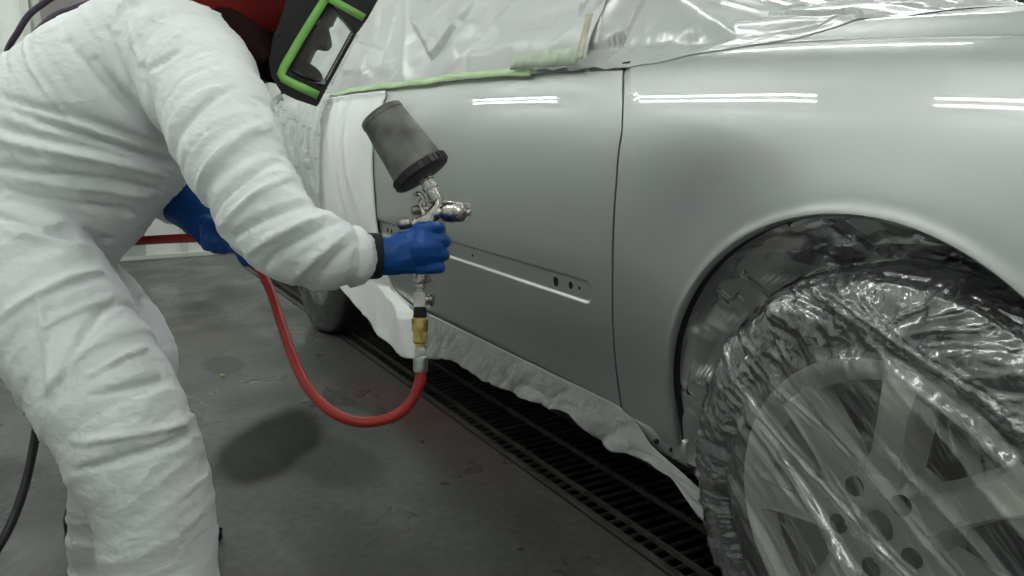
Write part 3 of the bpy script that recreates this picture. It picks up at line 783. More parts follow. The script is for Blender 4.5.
# B: white paper over the rear door, falling to the floor side
gu = np.linspace(0, 1, 110); gz = np.linspace(0, 1, 130)
A = np.zeros((110, 130, 3)); zk = [.10, .20, .27, .292, .31, .333, .40, .55, .893, .98]; xk = [-1.47, -1.47, -1.49, -1.535, -1.66, -1.735, -1.757, -1.762, -1.757, -1.757]
for i, u in enumerate(gu):
    xb = -2.42 + u * (-1.50 + 2.42)
    z0 = np.interp(xb, [-2.42, -2.2, -1.97, -1.69, -1.50], [.34, .25, .185, .142, .160])
    z = .952 + (z0 - .952) * gz; xm = np.interp(z, zk, xk); x = -2.42 + u * (xm + 2.42)
    Yb = np.array([side([xx_], [s_of_z(xx_, max(zz_, .215))])[0][1] for xx_, zz_ in zip(x, z)])
    Yb = np.minimum(Yb, .03); fl_ = smooth01((.50 - z) / .40); e = smooth01((1 - u) * 6)
    fold = ridged(np.stack([x * 5 + z * 1.5, z * 1.1, z * 0], -1), 80, 2) - .4
    f2 = .5 + .5 * np.sin((x + .35 * z) * 24)
    A[i] = np.stack([x, Yb - .0018 - e * (.010 + .035 * np.maximum(fold, -.2) + .014 * fl_ * f2) - .008 * fl_ * (.1 + e), z], 1)
bp_ = sheet('rear_door_masking_paper', A, M_paper, 'white masking paper hanging over the rear door', 'masking sheet', .0006)
zz = np.linspace(.36, .94, 40); xx = np.interp(zz, zk, xk) - .004 + .003 * np.sin(zz * 14)
yy = np.array([side([-1.76], [s_of_z(-1.76, v)])[0][1] for v in zz])
tp = [(x, y - .0025, z) for x, y, z in zip(xx[::-1], yy[::-1], zz[::-1])] + [(-1.742, side([-1.742], [.34])[0][1] - .004, .335), (-1.70, side([-1.7], [.32])[0][1] - .004, .317), (-1.62, side([-1.62], [.31])[0][1] - .005, .302), (-1.54, side([-1.54], [.30])[0][1] - .006, .292)]
tp = np.array(tp); tg = np.gradient(tp, axis=0); tg /= np.linalg.norm(tg, axis=1)[:, None]; wv = np.cross(tg, [0, -1.0, 0]) * .016
strip(tp, (0, -.001, 0), wv, 'green_tape', mat('pale_green_tape', (.66, .76, .56), .55, var=.06, vscale=20), bp_)
MB().ellipsoid(side([-1.93], [.90])[0] + [0, -.012, -.045], (.022, .004, .008), n=14).build('glue_stain', mat('ochre_smear', (.45, .36, .14), .6), bp_)
# D: sill paper
gx = np.linspace(-1.60, -.315, 240); gv = np.linspace(0, 1, 26); hem = np.interp(gx, [-1.60, -1.50, -1.31, -1.10, -.85, -.72, -.60, -.57, -.52, -.46, -.40, -.36, -.31], [.150, .164, .206, .203, .222, .242, .212, .212, .226, .236, .226, .205, .180])
hem = hem + .006 * (vnoise(np.stack([gx * 25, gx * 0, gx * 0], -1), 90) - .5)
A = np.zeros((240, 26, 3))
for i, x in enumerate(gx):
    z1 = float(np.interp(x, [-.56, -.50, -.46, -.37, -.31], [.309, .292, .264, .243, .226]))
    z = z1 + (hem[i] - z1) * gv
    rd = ridged(np.stack([np.full(26, x * 9 + gv * 1.0), gv * .8, gv * 0], -1), 95, 3)
    A[i] = np.stack([np.full(26, x), .026 - gv * .004 + gv * .016 * (rd - .35), z], 1)
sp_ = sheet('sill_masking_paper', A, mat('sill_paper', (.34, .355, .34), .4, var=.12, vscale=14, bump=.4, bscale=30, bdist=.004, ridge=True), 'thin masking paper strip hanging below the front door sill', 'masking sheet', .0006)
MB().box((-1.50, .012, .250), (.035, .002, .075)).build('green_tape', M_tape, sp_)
# C: crinkled film over the rear fender and bumper
gx = np.linspace(-3.72, -2.25, 260); gv = np.linspace(0, 1, 200); A = np.zeros((260, 200, 3))
Xg, Vg = np.meshgrid(gx, gv, indexing='ij')
zt = belt_z(np.clip(Xg, -3.6, 0)) + .005; zbm = np.interp(Xg, [-3.72, -3.2, -3.0, -2.66, -2.35, -2.25], [.22, .25, .36, .50, .34, .30]); Z = zt + (zbm - zt) * Vg
Sx = []
PS = np.array([side([max(min(x, -1.7), -3.6)], [s_of_z(max(x, -3.6), min(z, .96))])[0] for x, z in zip(Xg.ravel()[::1], Z.ravel())]).reshape(260, 200, 3) if False else None
YS = np.zeros_like(Z)
for i, x in enumerate(gx):
    n = nodes_at([max(x, -3.6)])[0]; YS[i] = np.interp(Z[i], n[:, 1], n[:, 0])
cr = crumple(Xg * 14, Z * 6.0, 101, 3); cr2 = ridged(np.stack([Xg * 12 + Z * 1.5, Z * 2.4, Xg * 0], -1), 105, 3)
A = np.stack([Xg, YS - .03 - .035 * (cr - cr.mean()) - .035 * (cr2 - .4) - .03 * smooth01((.6 - Z) / .4), Z], -1)
sheet('rear_masking_film', A, M_film_rear, 'crinkled clear plastic film bagging around the rear fender')
# E: film over windscreen and the back of the hood
gu = np.linspace(0, 1, 330); gv = np.linspace(0, 1, 230) ** 1.5
yE = np.interp(-.98 + gu * .79, [-.98, -.60, -.54, -.46, -.36, -.28, -.22, -.19], [.056, .046, .050, .066, .082, .105, .150, .200])
yE = yE + .008 * (vnoise(np.stack([gu * 22, gu * 0, gu * 0], -1), 120) - .5)
Yg = yE[:, None] + (1.45 - yE)[:, None] * gv[None]
xend = -.185 - .02 * (vnoise(np.stack([gv * 9, gv * 0, gv * 0], -1), 122) - .5); Xg = -.98 + gu[:, None] * (xend[None] + .98)
gx = Xg[:, 0]
Z = cover_z(Xg, Yg); Z = np.maximum(Z, hood_z(np.clip(Xg, -.49, .94), Yg) * np.where(Xg > -.42, 1, 0))
low = smooth01((.075 - Yg) / .025) * (Xg < -.46); Z = Z * (1 - low) + (belt_z(Xg) + .004) * low
nq = nodes_at(gx); ft = np.array([np.interp(Yg[i_], np.concatenate([nq[i_, KB - 6:, 0], [1.0]]), np.concatenate([nq[i_, KB - 6:, 1], [nq[i_, -1, 1] + .01]])) for i_ in range(len(gx))])
base = np.where(Yg < nq[:, -1, 0][:, None] + .004, ft, hood_z(np.clip(Xg, -.63, .94), Yg))
Z = np.maximum(Z, base + .0006); eb = smooth01((Yg - yE[:, None]) / .035); Z = np.where(Xg > -.50, (base + .0006) * (1 - eb) + Z * eb, Z)
ed = smooth01((Yg - yE[:, None]) / .05)
c1 = crumple(Xg * 4.5 + Yg * 3, Yg * 6 - Xg * 2, 131, 2); c1 -= c1.mean()
c2 = ridged(np.stack([(Yg - .45 * Xg) * 9, Xg * 1.6, Xg * 0], -1), 133, 2) ** 2
c3 = crumple(Xg * 20, Yg * 24, 137, 2); c3 -= c3.mean()
near = np.exp(-((Yg - yE[:, None]) / .05) ** 2); ed = ed * smooth01((xend[None] - Xg) / .06)
off = .0006 + ed * (.010 + .026 * c1 + .014 * c2) + .007 * c3 * near * ed
off = np.maximum(off, .0005)
A = np.stack([Xg, Yg - off * .6, Z + off], -1)
ff = sheet('front_masking_film', A, M_film_front, 'glossy crumpled clear film over windscreen and rear hood')
MB().tube([(-.25, .36, 1.004), (-.245, .50, 1.028), (-.24, .7, 1.045), (-.25, .95, 1.05)], .008, n=10).box((-.262, .44, 1.012), (.05, .07, .012), bev=.004).build('wiper_arm', M_seam, car)
# tapes seen through that film by the mirror
xs_ = np.linspace(-.98, -.72, 16); nd = nodes_at(xs_)[:, KB]
strip(np.stack([xs_, nd[:, 0] - .012, nd[:, 1] + .030], 1), (0, 0, 0), np.array([0, .010, .035]), 'green_tape', M_tape_film, ff)
yv = np.linspace(0, 1, 10); strip(np.stack([-.70 - .01 * yv, .030 + .03 * yv, .955 + .085 * yv], 1), (0, -.01, 0), np.array([.022, .0, .0]), 'yellowed_tape', M_tape_old, ff)

# ------------------------------------------------------------------ the painter
per = empty('person', P(120, 700, 1.3) * [1, 1, 0], 'bent painter in white coverall, blue gloves and black visor hood', 'person')
torso = [(-22, 300, 1.34, .135, .17), (5, 255, 1.34, .155, .185), (40, 190, 1.33, .172, .18), (100, 124, 1.32, .170, .170), (155, 72, 1.32, .138, .160), (190, 30, 1.32, .112, .135), (222, 0, 1.32, .075, .08)]
legR = [(0, 240, 1.24, .12, .11), (42, 290, 1.22, .112, .11), (76, 350, 1.2, .107, .105), (112, 405, 1.18, .103, .10), (134, 455, 1.18, .094, .095), (154, 507, 1.19, .086, .09), (162, 576, 1.2, .084, .085), (170, 650, 1.2, .078, .08), (176, 690, 1.2, .07, .075)]
legL = [(20, 250, 1.42, .12, .11), (68, 290, 1.42, .095, .10), (127, 350, 1.40, .080, .085), (122, 400, 1.42, .080, .085), (112, 480, 1.46, .072, .075), (108, 576, 1.50, .068, .07), (112, 625, 1.50, .063, .068)]
armR = [(182, 62, 1.24, .10, .09), (208, 98, 1.16, .084, .08), (225, 135, 1.12, .074, .075), (246, 178, 1.09, .066, .068), (267, 216, 1.07, .063, .064), (290, 240, 1.07, .059, .058), (317, 250, 1.09, .056, .054), (343, 256, 1.115, .048, .046), (366, 257, 1.14, .033, .033)]
armL = [(190, 50, 1.46, .08, .08), (165, 110, 1.52, .07, .07), (150, 165, 1.53, .06, .06), (172, 200, 1.47, .045, .045)]
mb = MB(); limbs = []
for nm, sp in (('t', torso), ('rl', legR), ('ll', legL), ('ra', armR), ('la', armL)): limbs.append((nm,) + limb(mb, sp, n=32))
mb.ellipsoid(P(-10, 262, 1.33), (.155, .16, .15))
me = remesh(mb, .0052, 5, 'coverall')
V = vco(me); Nn = vno(me)
# folds: across the limbs, following each limb's own axis
bd = np.full(len(V), 9.0); ax = np.zeros(len(V)); lid = np.zeros(len(V), int); along = np.zeros(len(V)); TT = np.zeros_like(V)
for li, (nm, S, ra) in enumerate(limbs):
    seg = np.concatenate([[0], np.cumsum(np.linalg.norm(np.diff(S, axis=0), axis=1))]); Tn = np.gradient(S, axis=0); Tn /= np.linalg.norm(Tn, axis=1)[:, None]
    for k in range(len(S)):
        dd = np.linalg.norm(V - S[k], axis=1) - ra[k]; m_ = dd < bd
        bd[m_] = dd[m_]; lid[m_] = li; TT[m_] = Tn[k]; along[m_] = seg[k] + ((V[m_] - S[k]) @ Tn[k])
scl = np.array([1.0, 1.0, 1.0, 1.0, 1.0])
fr = {0: 13, 1: 17, 2: 18, 3: 24, 4: 20}; am = {0: .0075, 1: .0085, 2: .008, 3: .0085, 4: .007}
H = np.zeros(len(V))
for li in range(5):
    m_ = lid == li
    lat = V[m_] - TT[m_] * np.sum(V[m_] * TT[m_], 1)[:, None]
    slant = (V[m_] @ CR) * (5.0 if li != 0 else 3.0)
    q = np.stack([along[m_] * fr[li] + slant, (V[m_] @ CF) * 3.5, (V[m_] @ np.array([0, 0, 1.0])) * 2.0 + (V[m_] @ CR) * 2.0], 1)
    H[m_] = am[li] * (ridged(q, 200 + li * 3, 3, .55) ** 1.5 - .3) * .5
    cu_ = crumple(along[m_] * fr[li] * .62 + slant * .6, (V[m_] @ CF) * 2.2 + (V[m_] @ CR) * 1.6 + V[m_][:, 2] * 1.2, 500 + li * 9, 3)
    H[m_] += am[li] * 1.6 * (cu_ - cu_.mean())
    cf_ = crumple(along[m_] * fr[li] * 1.7 + slant * 2.0, (V[m_] @ CF) * 4.5 + (V[m_] @ CR) * 3.2 + V[m_][:, 2] * 2.6, 700 + li * 9, 2)
    H[m_] += .0055 * (cf_ - cf_.mean())
q = V * 5.0; H += .010 * (vnoise(q, 230) - .5)
# strong drawn folds at armpit, belly, knee and elbow: (x0,y0,x1,y1,depth, width m, height m)
drawn = [(0, 98, 152, 140, 1.18, .009, -.011), (0, 128, 160, 168, 1.18, .010, -.012), (0, 142, 165, 172, 1.18, .009, .009), (0, 168, 178, 186, 1.16, .010, -.011), (20, 180, 170, 196, 1.16, .009, .008), (75, 45, 150, 140, 1.18, .008, -.010), (112, 30, 156, 138, 1.18, .008, -.010), (5, 190, 140, 215, 1.16, .010, -.010), (160, 152, 95, 60, 1.16, .012, -.014), (158, 150, 60, 105, 1.16, .010, -.010), (162, 158, 40, 125, 1.16, .010, -.012), (160, 160, 10, 110, 1.16, .009, -.010), (165, 165, 60, 150, 1.16, .012, .010), (150, 72, 165, 165, 1.14, .010, -.020), (150, 70, 128, 20, 1.16, .007, .008),
         (185, 58, 152, 75, 1.12, .006, -.006), (0, 215, 105, 245, 1.18, .010, -.013), (10, 232, 118, 255, 1.14, .012, .010), (5, 320, 100, 250, 1.12, .010, .010), (30, 285, 62, 400, 1.1, .008, .010), (62, 400, 90, 295, 1.1, .008, -.010), (88, 375, 150, 330, 1.09, .009, .010), (95, 395, 190, 375, 1.09, .010, -.010),
         (80, 440, 205, 430, 1.09, .009, .009), (75, 470, 190, 440, 1.09, .009, -.010), (235, 238, 300, 205, 1.03, .009, -.012), (248, 255, 318, 215, 1.03, .008, .011), (262, 268, 330, 222, 1.03, .008, -.011), (290, 285, 345, 232, 1.05, .008, .009), (310, 292, 352, 240, 1.06, .008, -.009), (200, 190, 262, 120, 1.05, .009, .010), (215, 215, 275, 160, 1.04, .009, -.012), (225, 225, 285, 175, 1.03, .008, .010), (180, 150, 235, 90, 1.08, .010, -.008)]
for x0, y0, x1, y1, dp, wd, ht in drawn:
    a, b = P(x0, y0, dp), P(x1, y1, dp); ab = b - a; L2 = ab @ ab
    # distance measured in the surface's own plane (perpendicular to the local normal)
    t = np.clip(((V - a) @ ab) / L2, 0, 1); dv = V - (a + t[:, None] * ab); dv -= (dv @ CF)[:, None] * CF
    dist = np.linalg.norm(dv, axis=1) + .006 * (vnoise(V * 18, 250) - .5)
    facing = smooth01((-(Nn @ CF) - .05) / .3) * (np.abs((V - a) @ CF) < .16)
    H += ht * .95 * np.exp(-(dist / (wd * .6)) ** 2) * np.sin(pi * np.clip(t, .08, .92)) ** .5 * facing
# cuff: gathered just before the wrist
setco(me, V + Nn * H[:, None])
cov = finish('coverall', me, M_suit, per, angle=180)

# body under the clothes: one continuous mesh with the head
mb = MB()
thin = lambda sp, k: [(a, b, c, r * k, s * k) for a, b, c, r, s in sp]
limb(mb, thin(torso, .70)); limb(mb, thin(legR, .62)); limb(mb, thin(legL, .62)); limb(mb, thin(armR, .52)); limb(mb, thin(armL, .55))
hu = np.array([.51, .86]); hf = np.array([.86, -.51])     # head up / face direction, in (right, up)
UPH = CR * hu[0] + CU * hu[1]; FWH = CR * hf[0] + CU * hf[1]; SDH = -CF
RH = np.stack([FWH, SDH, UPH], 1)
HC = P(282, 8, 1.31)
def hp(f_, u_, s_=0.0): return HC + FWH * f_ + UPH * u_ + SDH * s_
mb.ellipsoid(hp(-.012, .035), (.098, .076, .105), RH, n=24, m=16); mb.ellipsoid(hp(.018, -.045), (.068, .058, .075), RH, n=20, m=14)
mb.ellipsoid(hp(.058, -.092), (.022, .026, .018), RH)       # chin
mb.lathe(hp(.070, .020), hp(.098, -.022), [(0, .007), (.02, .010), (.045, .0145), (.052, .012)], n=14)   # nose
mb.ellipsoid(hp(.094, -.018), (.013, .017, .011), RH)
mb.ellipsoid(hp(.078, -.052), (.012, .022, .007), RH); mb.ellipsoid(hp(.076, -.064), (.012, .020, .007), RH)   # lips
mb.ellipsoid(hp(.070, .026), (.014, .050, .010), RH)        # brow
for s in (-1, 1):
    mb.ellipsoid(hp(.062, -.014, s * .036), (.018, .022, .018), RH); mb.ellipsoid(hp(-.01, .0, s * .078), (.018, .008, .030), RH)
mb.lathe(P(222, 5, 1.32), hp(-.03, -.07), [(0, .07), (.05, .06), (.10, .056), (.14, .055)], n=20)
me = remesh(mb, .0065, 3, 'body'); finish('body', me, M_skin, per, angle=180)
for s in (-1, 1):
    MB().ellipsoid(hp(.070, .006, s * .031), (.010, .012, .009), RH).build('eye', mat('eye_white', (.6, .58, .55), .2), per)

# red shroud of the air-fed hood, its dark lining and the visor frame
mb = MB()
S = np.array([P(176, -25, 1.33), P(215, -12, 1.32), hp(-.075, -.045), hp(-.035, .0), hp(-.02, .06), hp(-.02, .12)])
SP = spline(S, 6); ra = np.interp(np.linspace(0, 5, len(SP)), range(6), [.13, .118, .105, .108, .10, .03]); rb = ra * np.interp(np.linspace(0, 5, len(SP)), range(6), [1.25, 1.15, 1.0, 1.0, 1.0, 1.0])
mb.grid(rings(SP, ra, rb, 48, hint=CF), cv=True)
me = mb.mesh('red_hood'); V = vco(me); Nn = vno(me); o_ = (ridged(V * [14, 14, 14], 300, 3) - .4) * .018
setco(me, V + Nn * o_[:, None]); finish('red_hood', me, M_hood, per, angle=180, solid=.003)
mb = MB(); S = [P(236, 22, 1.30), P(250, 42, 1.29), P(262, 58, 1.28), P(276, 70, 1.28)]
SP = spline(S, 5); mb.grid(rings(SP, np.linspace(.070, .022, len(SP)), np.linspace(.095, .06, len(SP)), 24, hint=CF), cv=True); mb.build('dark_bib', M_bib, per)

vis = MB()
DV = P(325, 35, 1.0) - CAM; DV /= np.linalg.norm(DV)            # the head is turned a little away: its cross axis
DN, DF_ = 1.215, 1.40                                   # near and far side plates
outer = [(300, -30), (286, 0), (281, 17), (273, 38), (269, 60), (271, 76), (281, 92), (295, 99), (316, 106), (318.5, 103), (327, 86), (356, 33), (367, 18), (377, 0), (388, -20), (370, -45), (330, -45)]
inner = [(331, -8), (329, -2), (325, 8), (317, 21), (306, 40), (293, 62), (289.5, 71), (291, 72), (300, 77), (311, 82), (323, 86.5), (325.5, 83), (354, 31), (352, 27), (340, 15), (333, 5), (332, 0)]
def plate(mb, d, th):
    O = np.array([P(x, y, d) for x, y in outer]); I = np.array([P(x, y, d) for x, y in inner]); n = len(O); off = CF * th
    V = np.concatenate([O, I, O + off, I + off]); f_ = []
    for k in range(n):
        a = (k + 1) % n; f_ += [(k, a, n + a, n + k), (2 * n + k, 2 * n + a, 3 * n + a, 3 * n + k), (k, a, 2 * n + a, 2 * n + k), (n + k, n + a, 3 * n + a, 3 * n + k)]
    mb.add(V, f_)
def Pd(x, y, d, d0=DN):
    "same place across the head: keep the lateral offset while moving along the view axis"
    return P(x, y, d0) + DV * (d - d0)
def plate2(mb, dd, th):
    O = np.array([Pd(x, y, DN + dd) for x, y in outer]); I = np.array([Pd(x, y, DN + dd) for x, y in inner]); n = len(O); off = CF * th
    V = np.concatenate([O, I, O + off, I + off]); f_ = []
    for k in range(n):
        a = (k + 1) % n; f_ += [(k, a, n + a, n + k), (2 * n + k, 2 * n + a, 3 * n + a, 3 * n + k), (k, a, 2 * n + a, 2 * n + k), (n + k, n + a, 3 * n + a, 3 * n + k)]
    mb.add(V, f_)
plate2(vis, 0, .004); plate2(vis, .176, .004)
def bridge(mb, pl, th=.003):
    A_ = np.array([Pd(x, y, DN) for x, y in pl]); mb.grid(np.stack([A_, A_ + DV * .18], 1))
bridge(vis, [(269, 60), (271, 76), (281, 92), (295, 99), (316, 106), (318.5, 103), (327, 86)])       # chin bar
bridge(vis, [(356, 33), (367, 18), (377, 0), (388, -20), (370, -45), (330, -45)])                    # brow bar
bridge(vis, [(354, 31), (340, 14), (332, 4)]); bridge(vis, [(290, 71), (311, 82), (325.5, 85)])
vo = vis.build('visor_frame', M_visor, per, angle=35)
# green tape on the near plate
def tband(pl, wd):
    p_ = np.array([Pd(x, y, DN - .0015) for x, y in pl]); tg = np.gradient(p_, axis=0); tg /= np.linalg.norm(tg, axis=1)[:, None]; wv = np.cross(tg, CF)
    ww = np.array(wd)[:, None] if hasattr(wd, '__len__') else wd
    return MB().grid(np.stack([p_ - wv * ww / 2, p_ + wv * ww / 2], 1))
tband([(334, -30), (326, -2), (312, 20), (298, 43), (284, 67), (281, 74), (284, 79), (292, 83), (305, 89), (318, 95.5)], .0135).build('green_tape', M_gtape, vo, solid=.0008)
tband([(326, -3), (334, 1), (348, 9), (364, 18)], .0125).build('green_tape', M_gtape, vo, solid=.0008)
for (x, y) in ((282, 93), (326, 88), (358, 30), (279, 35), (274, 30)):
    p_ = Pd(x, y, DN); MB().ellipsoid(p_, (.0022,) * 3, n=8, m=6).build('rivet', M_seam, vo)
# clear lens: near side, front, far side in one bent film
A_ = []
for dd, ins in ((.006, 0), (.06, 0), (.12, 0), (.17, 0)): pass
W1, W2, W3, W4 = (328, 3), (290, 71), (326, 85), (355, 32)
near = [np.array([Pd(*W1, DN + .006), Pd(*W2, DN + .006)]), np.array([Pd(*W4, DN + .006), Pd(*W3, DN + .006)])]
rowsL = []
for u in np.linspace(0, 1, 14): rowsL.append([(1 - v) * ((1 - u) * near[0][0] + u * near[1][0]) + v * ((1 - u) * near[0][1] + u * near[1][1]) for v in np.linspace(0, 1, 20)])
for u in np.linspace(0, 1, 14)[1:]: rowsL.append([(1 - v) * near[1][0] + v * near[1][1] + DV * .168 * u + (CR * .86 - CU * .5) * .012 * sin(pi * u) for v in np.linspace(0, 1, 20)])
for u in np.linspace(0, 1, 14)[1:]: rowsL.append([(1 - v) * ((1 - u) * near[1][0] + u * near[0][0]) + v * ((1 - u) * near[1][1] + u * near[0][1]) + DV * .168 for v in np.linspace(0, 1, 20)])
MB().grid(np.array(rowsL)).build('visor_lens', M_lens, vo, angle=50)
MB().ellipsoid(Pd(303, 74, DN + .09), (.034, .075, .016), np.stack([(CR * .9 - CU * .43), DV, (CU * .9 + CR * .43)], 1)).build('chin_seal', M_bib, vo, angle=180)
# balaclava over the head except the face
mb = MB(); me = None
mb.ellipsoid(hp(-.020, .035), (.105, .084, .114), RH, n=32, m=22); V = mb.v[0]; loc = (V - HC) @ RH
keep = loc[:, 0] < .066
mb.v[0] = V; mb.f = [f_ for f_ in mb.f if all(keep[i] for i in f_)]
mb.ellipsoid(hp(-.005, -.052), (.078, .070, .080), RH, n=28, m=18); V2 = mb.v[1]; loc2 = (V2 - HC) @ RH; n1 = len(V)
mb.f = [f_ for f_ in mb.f if all((i < n1) or loc2[i - n1][0] < .045 for i in f_)]
mb.build('balaclava', M_bib, per, angle=180)

# ---- gloves
def glove(limbs_, caps, voxel, mat_, name='glove', smooth_it=3, wr=.0012):
    mb = MB()
    for sp in limbs_: limb(mb, sp, n=20, sub=5)
    for pts, rr in caps:
        S = spline([P(*p) for p in pts], 4); r = np.interp(np.linspace(0, 1, len(S)), np.linspace(0, 1, len(rr)), rr)
        A = rings(S, r, r, 12); b0 = mb.n; mb.grid(A, cv=True); mb.f.append(tuple(b0 + q for q in range(12))[::-1]); mb.f.append(tuple(b0 + (len(S) - 1) * 12 + q for q in range(12)))
        mb.ellipsoid(S[0], [r[0]] * 3, n=10, m=6); mb.ellipsoid(S[-1], [r[-1]] * 3, n=10, m=6)
        for k in range(4, len(S) - 1, 4): mb.ellipsoid(S[k], [r[k] * 1.05] * 3, n=10, m=6)
    me = remesh(mb, voxel, smooth_it, name); V = vco(me); Nn = vno(me)
    h = (ridged(V * [60, 60, 45], 400, 2) - .4) * wr * 1.6
    setco(me, V + Nn * h[:, None]); return finish(name, me, mat_, per, angle=180)
# right hand: fist closed round the pistol grip, index on the trigger
palm = [(377, 256, 1.148, .0285, .022), (392, 256, 1.152, .029, .023), (408, 253, 1.156, .032, .021), (418, 250, 1.158, .034, .019), (425, 249, 1.160, .033, .013)]
fing = []
for k, (y0, x1) in enumerate(((228.5, 438.0), (241, 443.0), (254.5, 442.5), (267.5, 438.5))):
    r = (.0098, .0102, .0099, .0088)[k]
    fing.append(([(418, y0 + .8, 1.156), (430, y0, 1.150), (x1, y0, 1.160), (x1 - .5, y0 + .5, 1.186), (x1 - 9, y0 + 1, 1.204), (x1 - 21, y0 + 1.5, 1.202)], [r * 1.05, r * 1.1, r, r, r * .95, r * .85]))
thumb = ([(394, 246, 1.168), (402, 238, 1.195), (414, 236, 1.215), (427, 240, 1.222)], [.014, .0125, .0115, .010])
gR = glove([palm], fing + [thumb], .0021, M_glove, smooth_it=2)
cf = MB(); SP = np.array([P(364, 256, 1.14), P(370, 256, 1.145), P(377, 256, 1.148), P(381, 256, 1.15)])
cf.grid(rings(SP, [.034, .0335, .0335, .031], [.030, .029, .028, .026], 32, hint=CF), cv=True); cf.build('knit_cuff', M_cuff, per, angle=180, solid=.002)
# left hand, farther away, holding the hose
gaunt = [(172, 196, 1.47, .045, .04), (190, 208, 1.45, .042, .036), (204, 222, 1.43, .037, .030), (214, 233, 1.42, .034, .026), (221, 240, 1.415, .028, .020)]
fl2 = []
for k in range(4):
    ox, oy = 206 + 8.5 * k, 247 - 1.5 * abs(k - 1.3) + k * 1.2
    r = (.0098, .0108, .0106, .0094)[k]
    fl2.append(([(ox - 1, 226 + 3 * k, 1.395), (ox, 236 + 2.2 * k, 1.378), (ox + 1, oy, 1.395), (ox + 1, oy - 1.5, 1.425), (ox, oy - 12, 1.432)], [r, r, r, r, r * .9]))
th2_ = ([(205, 222, 1.40), (222, 231, 1.375), (236, 246, 1.370), (246, 262, 1.378)], [.014, .012, .011, .0095])
gL = glove([gaunt], fl2 + [th2_], .0032, M_glove)

# shoes on the floor
def floor_at(px, d):
    # point under P(px, ., d) on the floor
    for y in np.linspace(300, 1200, 1801):
        q_ = P(px, y, d)
        if q_[2] <= 0: return q_
for (px, d) in ((184, 1.2), (116, 1.5)):
    q_ = floor_at(px, d); q_[2] = 0; fw = np.array([CR[0], CR[1], 0]); fw /= np.linalg.norm(fw); sd = np.array([-fw[1], fw[0], 0]); R3 = np.stack([fw, sd, [0, 0, 1.0]], 1)
    mb = MB(); mb.ellipsoid(q_ + fw * .05 + [0, 0, .045], (.15, .05, .042), R3); mb.ellipsoid(q_ - fw * .03 + [0, 0, .08], (.06, .045, .075), R3); mb.ellipsoid(q_ + fw * .12 + [0, 0, .038], (.07, .052, .036), R3)
    me = remesh(mb, .006, 2, 'shoe'); V = vco(me); V[:, 2] = np.maximum(V[:, 2], .002); setco(me, V); finish('shoe', me, M_shoe, per, angle=180)

# ------------------------------------------------------------------ spray gun
DG = 1.185
def G_(x, y, dd=0.0): return P(x, y, DG + dd)
px = DG / FPX
gun = empty('spray_gun', G_(424, 250), 'gravity feed spray gun with grimy grey cup in the gloved right hand', 'spray gun')
c0, c1 = G_(380.0, 113.0), G_(418.5, 168.5); ax_ = (c1 - c0) / np.linalg.norm(c1 - c0); Lc = float(np.linalg.norm(c1 - c0))
cup = MB().lathe(c0, c1, [(0, .0005), (.0, .030), (.0008, .0335), (.003, .0355), (.010, .0362), (.011, .0352), (Lc * .5, .0390), (Lc, .0432)], n=48, caps=False).build('cup', M_cup, gun, angle=35)
MB().lathe(c0 - ax_ * .004, c0 + ax_ * .002, [(0, .010), (.003, .0115), (.006, .0115)], n=20).build('breather_plug', M_cup, cup)
mb = MB(); mb.lathe(c1 - ax_ * .002, c1 + ax_ * .02, [(0, .0445), (.001, .0465), (.013, .0465), (.0165, .044), (.018, .030), (.021, .012)], n=48)
u_ = np.cross(ax_, CF); u_ /= np.linalg.norm(u_); w_ = np.cross(ax_, u_)
for k in range(30):
    a = 2 * pi * k / 30; d_ = cos(a) * u_ + sin(a) * w_; mb.box(c1 + ax_ * .006 + d_ * .0465, (.0105, .004, .003), np.stack([ax_, np.cross(d_, ax_), d_], 1))
mb.build('cup_ring', M_cuplid, gun, angle=35)
n0 = c1 + ax_ * .016; n1 = G_(437.5, 200)
Ln = float(np.linalg.norm(n1 - n0))
MB().lathe(n0, n1, [(0, .012), (.004, .013), (.007, .013), (.008, .0105), (.014, .0105), (.0145, .0125), (.021, .0125), (.022, .010), (Ln, .0105)], n=16).build('cup_neck', M_chrome, gun, angle=30)
# body: forged head, flowing into the grip
mb = MB()
limb(mb, [(438, 199, DG, .0085, .008), (438, 206, DG, .009, .010), (433, 213, DG, .010, .010), (429, 221, DG, .012, .011), (427, 232, DG, .0125, .011), (425, 250, DG, .0135, .012), (422, 268, DG, .0125, .012), (420, 281, DG, .0105, .010)], n=16, sub=3)
limb(mb, [(414, 224, DG, .0075, .0075), (424, 220, DG, .009, .009), (436, 214, DG, .010, .010), (446, 211, DG, .010, .010)], n=14, sub=3)
limb(mb, [(424, 214, DG, .006, .006), (420, 206, DG, .005, .005), (422, 200, DG, .004, .004)], n=10, sub=3)
me = remesh(mb, .0016, 2, 'gun_body'); finish('gun_body', me, M_chrome, gun, angle=180)
# hook
MB().tube([G_(425, 207), G_(423, 198), G_(419, 193.5), G_(415.5, 195), G_(416.5, 199)], [.0038, .0035, .0035, .003, .0028], n=10, sub=5).build('hanging_hook', M_chrome, gun)
# air cap and nozzle
a, b = G_(441, 211.5), G_(470, 212.5, -.006); t_ = (b - a) / np.linalg.norm(b - a)
MB().lathe(a, b, [(0, .011), (.004, .0125), (.006, .0155), (.012, .0165), (.022, .0165), (.024, .0150), (.033, .0150), (.036, .0135), (.040, .009), (.042, .006), (.046, .0055), (.047, .003)], n=32).build('air_cap', M_chrome, gun, angle=30)
MB().box(b + CU * .010 - t_ * .004, (.008, .006, .008), np.stack([t_, CF, CU], 1), bev=.001).box(b - CU * .010 - t_ * .004, (.008, .006, .008), np.stack([t_, CF, CU], 1), bev=.001).build('cap_horn', M_chrome_d, gun, smooth=False)
